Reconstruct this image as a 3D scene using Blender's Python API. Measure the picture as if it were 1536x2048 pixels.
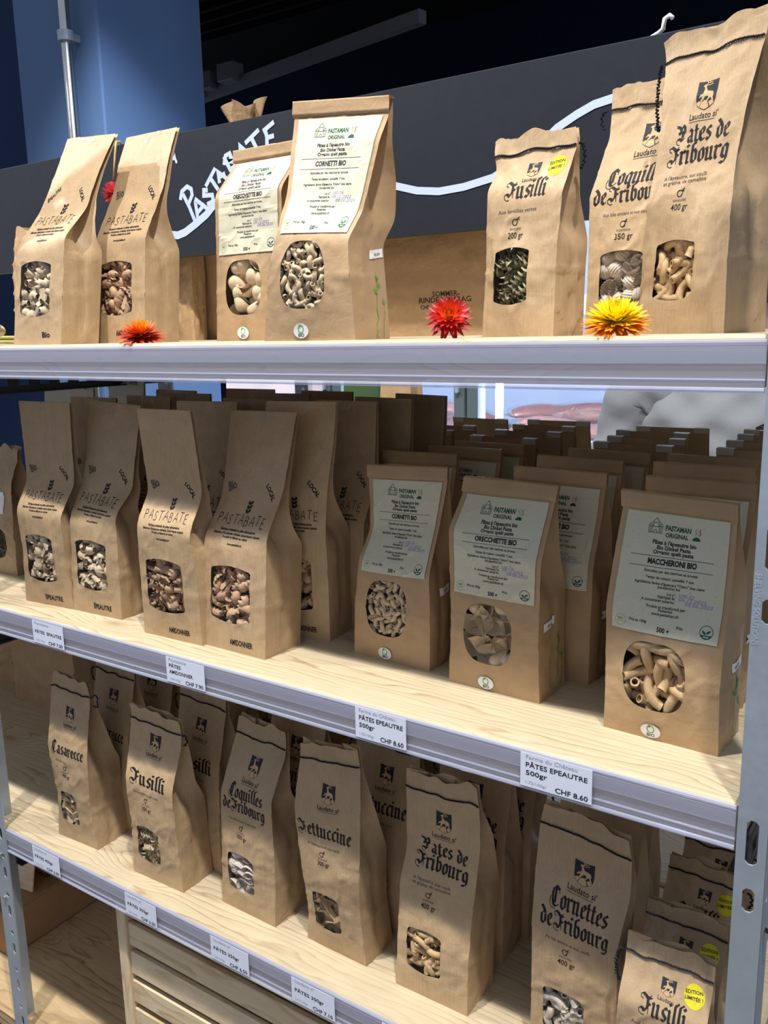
import bpy, math, random
from mathutils import Vector, Matrix, noise
from mathutils.geometry import tessellate_polygon

# ---------------------------------------------------------------- scene, camera, light
scene = bpy.context.scene
C = bpy.context.collection
for o in list(bpy.data.objects):
    bpy.data.objects.remove(o)
scene.view_settings.view_transform = 'Standard'
scene.view_settings.look = 'None'
scene.view_settings.gamma = 1.0
scene.view_settings.use_curve_mapping = False
scene.view_settings.exposure = 0.0

CZ = 1.55                                   # lens height above the floor
def setup_camera():
    yaw, pitch, roll = [math.radians(a) for a in (-34.4313, -11.5378, -1.1760)]
    fwd = Vector((math.sin(yaw)*math.cos(pitch), math.cos(yaw)*math.cos(pitch), math.sin(pitch)))
    right = Vector((math.cos(yaw), -math.sin(yaw), 0))
    up = right.cross(fwd)
    r = right*math.cos(roll) + up*math.sin(roll)
    u = up*math.cos(roll) - right*math.sin(roll)
    m = Matrix.Identity(4)
    for i in range(3):
        m[i][0], m[i][1], m[i][2] = r[i], u[i], -fwd[i]
    m[2][3] = CZ
    cd = bpy.data.cameras.new('camera')
    cd.sensor_fit = 'HORIZONTAL'; cd.sensor_width = 36.0
    cd.lens = 1754.64/1536*36.0
    cd.clip_start = 0.02
    co = bpy.data.objects.new('camera', cd)
    co.matrix_world = m
    C.objects.link(co)
    scene.camera = co
setup_camera()

world = bpy.data.worlds.new('shop_ambient'); scene.world = world
world.use_nodes = True
world.node_tree.nodes['Background'].inputs[0].default_value = (0.74, 0.83, 1.0, 1)
world.node_tree.nodes['Background'].inputs[1].default_value = 0.45

def spot(name, loc, target, watts, size=0.05, cone=80, blend=0.6, col=(1, .965, .90)):
    ld = bpy.data.lights.new(name, 'SPOT')
    ld.energy = watts; ld.shadow_soft_size = size; ld.color = col
    ld.spot_size = math.radians(cone); ld.spot_blend = blend
    lo = bpy.data.objects.new(name, ld); C.objects.link(lo)
    lo.location = loc
    d = Vector(target) - Vector(loc)
    lo.rotation_euler = d.to_track_quat('-Z', 'Y').to_euler()
    return lo
spot('ceiling_spot_right', (0.42, -0.10, CZ+2.9), (-0.45, 0.85, CZ-.5), 410, .05, 80)
spot('ceiling_spot_middle', (-0.95, -0.12, CZ+2.9), (-0.95, 0.85, CZ-.5), 410, .05, 80)
spot('ceiling_spot_left', (-3.3, 0.10, CZ+2.0), (-1.2, 0.9, CZ), 200, .04, 80)
spot('column_spot', (-1.45, 1.1, CZ+1.9), (-2.36, 2.0, CZ+.35), 300, .04, 34, 1.0, (.84, .91, 1))

# ---------------------------------------------------------------- helpers
def tag(o, label=None, cat=None, group=None, kind=None):
    if label: o['label'] = label
    if cat: o['category'] = cat
    if group: o['group'] = group
    if kind: o['kind'] = kind
    return o

def empty(name, loc, rz=0, label=None, cat=None, group=None, kind=None):
    o = bpy.data.objects.new(name, None); C.objects.link(o)
    o.empty_display_size = .02
    o.location = loc; o.rotation_euler = (0, 0, rz)
    return tag(o, label, cat, group, kind)

class MB:
    """collects vertices and faces, several materials"""
    def __init__(s): s.v = []; s.f = []; s.m = []; s.mi = 0
    def add(s, vs, fs):
        n = len(s.v); s.v += [tuple(p) for p in vs]
        for f in fs: s.f.append(tuple(i+n for i in f)); s.m.append(s.mi)
    def box(s, a, b, M=None):
        x0, y0, z0 = a; x1, y1, z1 = b
        vs = [(x0,y0,z0),(x1,y0,z0),(x1,y1,z0),(x0,y1,z0),(x0,y0,z1),(x1,y0,z1),(x1,y1,z1),(x0,y1,z1)]
        if M: vs = [M @ Vector(p) for p in vs]
        s.add(vs, [(0,3,2,1),(4,5,6,7),(0,1,5,4),(1,2,6,5),(2,3,7,6),(3,0,4,7)])
    def bbox(s, a, b, r=.003, M=None):
        """box with chamfered edges"""
        c = [(p+q)/2 for p, q in zip(a, b)]; h = [(q-p)/2 for p, q in zip(a, b)]
        r = min(r, min(h)*.9); vs = []; idx = {}
        for sx in (-1, 1):
            for sy in (-1, 1):
                for sz in (-1, 1):
                    S = (sx, sy, sz)
                    for ax in range(3):
                        p = [c[k] + S[k]*(h[k] if k == ax else h[k]-r) for k in range(3)]
                        idx[S, ax] = len(vs); vs.append(p)
        fs = []
        for ax in range(3):
            o1, o2 = (ax+1) % 3, (ax+2) % 3
            for sg in (-1, 1):
                q = []
                for a1, a2 in ((-1,-1),(1,-1),(1,1),(-1,1)):
                    S = [0]*3; S[ax] = sg; S[o1] = a1; S[o2] = a2; q.append(idx[tuple(S), ax])
                fs.append(q if sg > 0 else q[::-1])
        for ax in range(3):
            o1, o2 = (ax+1) % 3, (ax+2) % 3
            for a1 in (-1, 1):
                for a2 in (-1, 1):
                    A = [0]*3; B = [0]*3
                    A[ax] = -1; B[ax] = 1; A[o1] = B[o1] = a1; A[o2] = B[o2] = a2
                    A, B = tuple(A), tuple(B)
                    fs.append((idx[A,o1], idx[B,o1], idx[B,o2], idx[A,o2]))
        for sx in (-1, 1):
            for sy in (-1, 1):
                for sz in (-1, 1):
                    fs.append(tuple(idx[(sx,sy,sz), a] for a in range(3)))
        if M: vs = [M @ Vector(p) for p in vs]
        s.add(vs, fs)
    def grid(s, fn, nu, nv, wrap=False):
        vs = [fn(i/(nu), j/(nv)) for j in range(nv+1) for i in range(nu+1)]
        fs = []
        for j in range(nv):
            for i in range(nu):
                a = j*(nu+1)+i; fs.append((a, a+1, a+nu+2, a+nu+1))
        s.add(vs, fs)
    def tube(s, pts, r, n=6, caps=True):
        pts = [Vector(p) for p in pts]; vs = []
        up = Vector((0, 0, 1))
        for i, p in enumerate(pts):
            t = (pts[min(i+1, len(pts)-1)] - pts[max(i-1, 0)])
            t = t.normalized() if t.length > 1e-9 else Vector((0, 0, 1))
            a = t.cross(up)
            if a.length < .1: a = t.cross(Vector((1, 0, 0)))
            a.normalize(); b = t.cross(a)
            rr = r[i] if isinstance(r, (list, tuple)) else r
            for k in range(n):
                an = 2*math.pi*k/n; vs.append(p + (a*math.cos(an) + b*math.sin(an))*rr)
        fs = []
        for i in range(len(pts)-1):
            for k in range(n):
                fs.append((i*n+k, i*n+(k+1) % n, (i+1)*n+(k+1) % n, (i+1)*n+k))
        if caps:
            fs.append(tuple(range(n))[::-1]); fs.append(tuple((len(pts)-1)*n+k for k in range(n)))
        s.add(vs, fs)
    def mesh(s, name, mats, smooth=False):
        me = bpy.data.meshes.new(name)
        me.from_pydata(s.v, [], s.f)
        for m in (mats if isinstance(mats, (list, tuple)) else [mats]): me.materials.append(m)
        me.polygons.foreach_set('material_index', s.m)
        if smooth: me.polygons.foreach_set('use_smooth', [True]*len(me.polygons))
        me.update()
        return me
    def build(s, name, mats, parent=None, smooth=False, loc=None):
        o = bpy.data.objects.new(name, s.mesh(name, mats, smooth)); C.objects.link(o)
        if parent: o.parent = parent
        if loc: o.location = loc
        return o

def inst(name, me, parent=None, M=None):
    o = bpy.data.objects.new(name, me); C.objects.link(o)
    if parent: o.parent = parent
    if M is not None: o.matrix_local = M
    return o

def copy_tree(o, parent=None):
    c = o.copy(); C.objects.link(c); c.parent = parent
    for ch in KIDS.get(o.name, [k for k in o.children]): copy_tree(ch, c)
    return c
KIDS = {}

# ---------------------------------------------------------------- materials
def nt(name):
    m = bpy.data.materials.new(name); m.use_nodes = True
    t = m.node_tree; t.nodes.clear()
    out = t.nodes.new('ShaderNodeOutputMaterial')
    return m, t, out
def nd(t, kind, **kw):
    n = t.nodes.new('ShaderNode'+kind)
    for k, v in kw.items():
        if k.startswith('_'): setattr(n, k[1:], v)
        else:
            key = k.replace('__', ' ')
            n.inputs[int(key[1:]) if key[0] == 'i' and key[1:].isdigit() else key].default_value = v
    return n
def lin(c):
    return tuple(((x/255)/12.92 if x/255 <= .04045 else ((x/255+.055)/1.055)**2.4) for x in c)+(1,)
def plain(name, rgb, rough=.6, metal=0, spec=.3, bump=0, bscale=60, var=0, trans=0, emit=0):
    m, t, out = nt(name)
    b = nd(t, 'BsdfPrincipled', Roughness=rough, Metallic=metal)
    b.inputs['Specular IOR Level'].default_value = spec
    b.inputs['Base Color'].default_value = lin(rgb)
    if emit:
        b.inputs['Emission Color'].default_value = lin(rgb); b.inputs['Emission Strength'].default_value = emit
    if bump or var:
        tc = nd(t, 'TexCoord'); n = nd(t, 'TexNoise', Scale=bscale, Detail=4.0)
        t.links.new(tc.outputs['Object'], n.inputs['Vector'])
        if bump:
            bp = nd(t, 'Bump', Strength=bump, Distance=.002)
            t.links.new(n.outputs[0], bp.inputs['Height']); t.links.new(bp.outputs[0], b.inputs['Normal'])
        if var:
            mx = nd(t, 'Mix', _data_type='RGBA', _blend_type='MULTIPLY'); mx.inputs[0].default_value = 1
            rp = nd(t, 'ValToRGB'); rp.color_ramp.elements[0].position = .3; rp.color_ramp.elements[1].position = .7
            rp.color_ramp.elements[0].color = (1-var, 1-var, 1-var, 1); rp.color_ramp.elements[1].color = (1, 1, 1, 1)
            t.links.new(n.outputs[0], rp.inputs[0]); t.links.new(rp.outputs[0], mx.inputs[7])
            mx.inputs[6].default_value = lin(rgb); t.links.new(mx.outputs[2], b.inputs['Base Color'])
    t.links.new(b.outputs[0], out.inputs[0])
    return m

def kraft(name, rgb, rib=.1, rough=.5, spec=.35, bump=.25, rand=.12):
    """brown wrapping paper: fine vertical ribs, soft blotches, faint crumple"""
    m, t, out = nt(name); L = t.links.new
    b = nd(t, 'BsdfPrincipled', Roughness=rough); b.inputs['Specular IOR Level'].default_value = spec
    tc = nd(t, 'TexCoord')
    mp = nd(t, 'Mapping'); mp.inputs['Scale'].default_value = (950, 950, 6); L(tc.outputs['Object'], mp.inputs[0])
    n1 = nd(t, 'TexNoise', Scale=1.0, Detail=2.0); L(mp.outputs[0], n1.inputs['Vector'])
    n2 = nd(t, 'TexNoise', Scale=38.0, Detail=5.0); L(tc.outputs['Object'], n2.inputs['Vector'])
    oi = nd(t, 'ObjectInfo')
    a = nd(t, 'MapRange'); a.inputs[1].default_value = .3; a.inputs[2].default_value = .7
    a.inputs[3].default_value = 1-rib; a.inputs[4].default_value = 1+rib; L(n1.outputs[0], a.inputs[0])
    c = nd(t, 'MapRange'); c.inputs[1].default_value = .3; c.inputs[2].default_value = .7
    c.inputs[3].default_value = .92; c.inputs[4].default_value = 1.06; L(n2.outputs[0], c.inputs[0])
    r = nd(t, 'MapRange'); r.inputs[3].default_value = 1-rand; r.inputs[4].default_value = 1+rand*.6; L(oi.outputs['Random'], r.inputs[0])
    m1 = nd(t, 'Math', _operation='MULTIPLY'); L(a.outputs[0], m1.inputs[0]); L(c.outputs[0], m1.inputs[1])
    m2 = nd(t, 'Math', _operation='MULTIPLY'); L(m1.outputs[0], m2.inputs[0]); L(r.outputs[0], m2.inputs[1])
    mx = nd(t, 'VectorMath', _operation='SCALE'); mx.inputs[0].default_value = lin(rgb)[:3]
    L(m2.outputs[0], mx.inputs['Scale']); L(mx.outputs[0], b.inputs['Base Color'])
    n3 = nd(t, 'TexNoise', Scale=55.0, Detail=3.0); n3.inputs['Distortion'].default_value = .6
    L(tc.outputs['Object'], n3.inputs['Vector'])
    b1 = nd(t, 'Bump', Strength=bump, Distance=.003); L(n3.outputs[0], b1.inputs['Height'])
    b2 = nd(t, 'Bump', Strength=.12, Distance=.0006); L(n1.outputs[0], b2.inputs['Height']); L(b1.outputs[0], b2.inputs['Normal'])
    L(b2.outputs[0], b.inputs['Normal'])
    L(b.outputs[0], out.inputs[0])
    return m

def pine(name, light, dark, axis=0, rough=.55, ring=46, seed=0.0, knot=.8):
    """softwood board: long grain lines that bend round knots; axis = grain direction"""
    m, t, out = nt(name); L = t.links.new
    b = nd(t, 'BsdfPrincipled', Roughness=rough); b.inputs['Specular IOR Level'].default_value = .3
    tc = nd(t, 'TexCoord'); mp = nd(t, 'Mapping')
    sc = [1, 1, 1]; sc[axis] = .16
    mp.inputs['Scale'].default_value = sc; mp.inputs['Location'].default_value = (seed, seed*1.7, seed*.6)
    L(tc.outputs['Object'], mp.inputs[0])
    mk = nd(t, 'Mapping'); kc = [1, 1, 1]; kc[axis] = .42; mk.inputs['Scale'].default_value = kc; mk.inputs['Location'].default_value = (seed, seed*.7, 0)
    L(tc.outputs['Object'], mk.inputs[0])
    vo = nd(t, 'TexVoronoi', _voronoi_dimensions='2D', Scale=4.6); L(mk.outputs[0], vo.inputs['Vector'])
    kn = nd(t, 'MapRange', _interpolation_type='SMOOTHSTEP'); kn.inputs[1].default_value = 0; kn.inputs[2].default_value = .22
    kn.inputs[3].default_value = knot; kn.inputs[4].default_value = 0; L(vo.outputs['Distance'], kn.inputs[0])
    n1 = nd(t, 'TexNoise', Scale=9.0, Detail=2.0); L(mp.outputs[0], n1.inputs['Vector'])
    sx = nd(t, 'SeparateXYZ'); L(mp.outputs[0], sx.inputs[0])
    ws = [k for k in range(3) if k != axis]
    ad = nd(t, 'Math', _operation='ADD'); L(sx.outputs[ws[0]], ad.inputs[0]); L(sx.outputs[ws[1]], ad.inputs[1])
    f1 = nd(t, 'Math', _operation='MULTIPLY'); f1.inputs[1].default_value = ring; L(ad.outputs[0], f1.inputs[0])
    n4 = nd(t, 'TexNoise', Scale=42.0, Detail=2.0); L(mp.outputs[0], n4.inputs['Vector'])
    f2a = nd(t, 'Math', _operation='MULTIPLY_ADD'); f2a.inputs[1].default_value = 2.6; L(n4.outputs[0], f2a.inputs[0]); L(f1.outputs[0], f2a.inputs[2])
    f2 = nd(t, 'Math', _operation='MULTIPLY_ADD'); f2.inputs[1].default_value = 9.0; L(n1.outputs[0], f2.inputs[0]); L(f2a.outputs[0], f2.inputs[2])
    f3 = nd(t, 'Math', _operation='MULTIPLY_ADD'); f3.inputs[1].default_value = 4.0; L(kn.outputs[0], f3.inputs[0]); L(f2.outputs[0], f3.inputs[2])
    fr = nd(t, 'Math', _operation='FRACT'); L(f3.outputs[0], fr.inputs[0])
    rp = nd(t, 'ValToRGB'); e = rp.color_ramp.elements
    e[0].position = 0; e[0].color = (0, 0, 0, 1); e[1].position = 1; e[1].color = (.25, .25, .25, 1)
    q = rp.color_ramp.elements.new(.72); q.color = (.3, .3, .3, 1); q = rp.color_ramp.elements.new(.9); q.color = (1, 1, 1, 1)
    L(fr.outputs[0], rp.inputs[0])
    n2 = nd(t, 'TexNoise', Scale=160.0, Detail=3.0); L(mp.outputs[0], n2.inputs['Vector'])
    k2 = nd(t, 'MapRange'); k2.inputs[1].default_value = 0; k2.inputs[2].default_value = .075; k2.inputs[3].default_value = 1.0; k2.inputs[4].default_value = 0
    L(vo.outputs['Distance'], k2.inputs[0])
    mxa = nd(t, 'Math', _operation='MULTIPLY_ADD'); mxa.inputs[1].default_value = .55; L(n2.outputs[0], mxa.inputs[0]); mxa.inputs[2].default_value = -.25
    n5 = nd(t, 'TexNoise', Scale=14.0, Detail=2.0); L(mp.outputs[0], n5.inputs['Vector'])
    am = nd(t, 'MapRange'); am.inputs[1].default_value = .35; am.inputs[2].default_value = .65; am.inputs[3].default_value = .25; am.inputs[4].default_value = 1.0; L(n5.outputs[0], am.inputs[0])
    rm = nd(t, 'Math', _operation='MULTIPLY'); L(rp.outputs[0], rm.inputs[0]); L(am.outputs[0], rm.inputs[1])
    s1 = nd(t, 'Math', _operation='ADD'); L(rm.outputs[0], s1.inputs[0]); L(mxa.outputs[0], s1.inputs[1])
    s2 = nd(t, 'Math', _operation='MAXIMUM'); L(s1.outputs[0], s2.inputs[0]); L(k2.outputs[0], s2.inputs[1])
    mx = nd(t, 'Mix', _data_type='RGBA'); L(s2.outputs[0], mx.inputs[0])
    mx.inputs[6].default_value = lin(light); mx.inputs[7].default_value = lin(dark)
    L(mx.outputs[2], b.inputs['Base Color'])
    bp = nd(t, 'Bump', Strength=.15, Distance=.001); L(n2.outputs[0], bp.inputs['Height']); L(bp.outputs[0], b.inputs['Normal'])
    L(b.outputs[0], out.inputs[0])
    return m

def clear_film(name, tint, gloss=.12, haze=0.0, rough=.08, bump=0.0, bscale=60, ior=1.45):
    m, t, out = nt(name); L = t.links.new
    tr = nd(t, 'BsdfTransparent'); tr.inputs[0].default_value = tint+(1,)
    gl = nd(t, 'BsdfGlossy', Roughness=rough); gl.inputs[0].default_value = (1, 1, 1, 1)
    f0 = ((ior-1)/(ior+1))**2+gloss
    fr = nd(t, 'LayerWeight', Blend=.5)                      # Schlick reflectance, the same from both sides
    pw = nd(t, 'Math', _operation='POWER'); pw.inputs[1].default_value = 5.0; L(fr.outputs['Facing'], pw.inputs[0])
    fm = nd(t, 'Math', _operation='MULTIPLY_ADD'); fm.inputs[1].default_value = .7*(1-f0); fm.inputs[2].default_value = f0; L(pw.outputs[0], fm.inputs[0])
    m1 = nd(t, 'MixShader'); L(fm.outputs[0], m1.inputs[0]); L(tr.outputs[0], m1.inputs[1]); L(gl.outputs[0], m1.inputs[2])
    last = m1
    if haze:
        df = nd(t, 'BsdfDiffuse'); df.inputs[0].default_value = lin((205, 210, 230))
        m2 = nd(t, 'MixShader'); m2.inputs[0].default_value = haze; L(m1.outputs[0], m2.inputs[1]); L(df.outputs[0], m2.inputs[2]); last = m2
    if bump:
        tc = nd(t, 'TexCoord'); n = nd(t, 'TexNoise', Scale=bscale, Detail=2.0); n.inputs['Distortion'].default_value = 1.2
        L(tc.outputs['Object'], n.inputs['Vector'])
        bp = nd(t, 'Bump', Strength=bump, Distance=.004); L(n.outputs[0], bp.inputs['Height'])
        L(bp.outputs[0], gl.inputs['Normal']); L(bp.outputs[0], fr.inputs['Normal'])
    L(last.outputs[0], out.inputs[0])
    return m

def speckled(name, rgb, spot_rgb):
    """recycled label stock with little fibres"""
    m, t, out = nt(name); L = t.links.new
    b = nd(t, 'BsdfPrincipled', Roughness=.7); b.inputs['Specular IOR Level'].default_value = .2
    tc = nd(t, 'TexCoord'); n = nd(t, 'TexNoise', Scale=420.0, Detail=2.0); L(tc.outputs['Object'], n.inputs['Vector'])
    rp = nd(t, 'ValToRGB'); e = rp.color_ramp.elements
    e[0].position = .22; e[0].color = lin(spot_rgb); e[1].position = .33; e[1].color = lin(rgb)
    L(n.outputs[0], rp.inputs[0]); L(rp.outputs[0], b.inputs['Base Color']); L(b.outputs[0], out.inputs[0])
    return m

def galv(name, rgb, rough=.38):
    m, t, out = nt(name); L = t.links.new
    b = nd(t, 'BsdfPrincipled', Roughness=rough, Metallic=.45)
    tc = nd(t, 'TexCoord'); n = nd(t, 'TexVoronoi', Scale=120.0); L(tc.outputs['Object'], n.inputs['Vector'])
    n2 = nd(t, 'TexNoise', Scale=14.0, Detail=6.0); L(tc.outputs['Object'], n2.inputs['Vector'])
    mx = nd(t, 'Mix', _data_type='RGBA'); L(n2.outputs[0], mx.inputs[0])
    mx.inputs[6].default_value = lin([c*.8 for c in rgb]); mx.inputs[7].default_value = lin(rgb)
    L(mx.outputs[2], b.inputs['Base Color'])
    rr = nd(t, 'MapRange'); rr.inputs[3].default_value = rough-.1; rr.inputs[4].default_value = rough+.12; L(n.outputs['Distance'], rr.inputs[0]); L(rr.outputs[0], b.inputs['Roughness'])
    L(b.outputs[0], out.inputs[0])
    return m

M = dict(
    kraft_rib=kraft('kraft_ribbed_paper', (182, 155, 121), .10),
    kraft_fine=kraft('kraft_fine_paper', (184, 157, 123), .08, .46, .4, .3),
    kraft_smooth=kraft('kraft_smooth_paper', (182, 152, 116), .02, .5, .35, .3),
    kraft_plain=kraft('kraft_plain_paper', (178, 148, 113), .03, .55, .3, .5),
    ink=plain('black_ink', (30, 26, 28), .6),
    ink_grey=plain('grey_ink', (96, 86, 76), .7),
    ink_navy=plain('dark_shield_ink', (36, 38, 46), .55),
    ink_kraft=plain('unprinted_paper', (196, 164, 124), .6),
    ink_green=plain('dark_green_ink', (20, 84, 62), .6),
    ink_light_green=plain('light_green_ink', (96, 160, 66), .6),
    ink_yellow=plain('ochre_ink', (214, 176, 60), .6),
    ink_pen=plain('ballpoint_ink', (134, 134, 188), .6),
    label=speckled('recycled_label_paper', (208, 204, 182), (164, 154, 126)),
    white=plain('white_paper', (238, 238, 240), .6),
    tagpaper=plain('price_card_paper', (226, 231, 250), .5),
    tape=plain('pale_tape', (190, 184, 170), .5),
    yellow=plain('yellow_sticker', (222, 210, 40), .5),
    thread=plain('dark_thread', (26, 26, 36), .8),
    film=clear_film('window_film', (.98, .98, .98), .0, 0, .12, .35, 45, 1.18),
    wrap=clear_film('wrap_film', (.98, .98, .98), .01, .01, .1, .9, 40, 1.25),
    rail=clear_film('clear_rail_plastic', (.97, .97, 1.0), .02, .21, .15, 0, 60, 1.3),
    rail_edge=clear_film('rail_rim_plastic', (.9, .92, 1.0), .04, .36, .12, 0, 60, 1.3),
    glass=clear_film('cabinet_glass', (.93, .96, .98), .02, .05, .05),
    pine_shelf=pine('pine_shelf_wood', (200, 186, 158), (164, 138, 106), 0, .5, 90, .0),
    pine_low=pine('pine_lower_wood', (200, 174, 136), (138, 104, 70), 0, .5, 46, 3.1),
    pine_slat=pine('pale_slat_wood', (226, 206, 172), (196, 164, 122), 0, .55, 30, 1.3, .5),
    pine_post=pine('pale_stile_wood', (226, 206, 172), (200, 170, 128), 2, .55, 30, 2.1, .4),
    steel=galv('galvanised_steel', (186, 198, 212), .42),
    steel_dark=galv('dark_steel', (84, 84, 84), .5),
    board=plain('chalkboard_black', (36, 40, 50), .42, 0, .3, .05, 90, .12),
    chalk=plain('chalk_marker', (186, 202, 238), .8),
    blue=plain('blue_wall_paint', (88, 114, 152), .7, 0, .2, .3, 55),
    navy=plain('navy_wall_paint', (20, 30, 54), .8, 0, .2, .1, 40),
    navy_shade=plain('shaded_column_blue', (30, 48, 82), .8, 0, .2, .2, 55),  # darker blue stands in for shade at the column's left
    blackc=plain('black_ceiling', (12, 12, 14), .8),
    chrome=plain('chrome_pipe', (205, 205, 205), .22, 1),
    duct=plain('grey_cable_duct', (150, 152, 158), .6),
    floor=plain('grey_shop_floor', (120, 116, 112), .5, 0, .3, 0, 8, .15),
    card=plain('brown_cardboard', (168, 130, 90), .7, 0, .2, .1, 40, .12),
    twine=plain('jute_twine', (196, 164, 112), .8),
)
PASTA = dict(
    spelt=plain('spelt_pasta', (206, 186, 158), .6, 0, .3, .2, 500, .12),
    emmer=plain('emmer_pasta', (194, 160, 130), .6, 0, .3, .2, 500, .15),
    pale=plain('pale_pasta', (212, 190, 158), .55, 0, .3, .15, 500, .1),
    shell=plain('grey_shell_pasta', (212, 200, 186), .6, 0, .3, .15, 500, .1),
    lentil=plain('green_lentil_pasta', (162, 154, 120), .6, 0, .3, .2, 500, .2),
    tan=plain('tan_pasta', (202, 170, 128), .55, 0, .3, .2, 500, .12),
)

# ---------------------------------------------------------------- lettering toolkit (flat 2-D shapes)
_font = {}
def font_shape(s, bold=0.0):
    """(verts, faces, width) of a line of text at em size 1, left aligned"""
    key = (s, bold)
    if key in _font: return _font[key]
    cu = bpy.data.curves.new('lettering_source', 'FONT')
    cu.body = s; cu.resolution_u = 2; cu.offset = bold; cu.fill_mode = 'FRONT'
    ob = bpy.data.objects.new('lettering_source', cu); C.objects.link(ob)
    dg = bpy.context.evaluated_depsgraph_get()
    me = bpy.data.meshes.new_from_object(ob.evaluated_get(dg))
    vs = [(v.co.x, v.co.y) for v in me.vertices]; fs = [tuple(p.vertices) for p in me.polygons]
    bpy.data.meshes.remove(me); bpy.data.objects.remove(ob); bpy.data.curves.remove(cu)
    x0 = min((v[0] for v in vs), default=0); x1 = max((v[0] for v in vs), default=1)
    _font[key] = ([(x-x0, y) for x, y in vs], fs, x1-x0)
    return _font[key]

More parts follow.
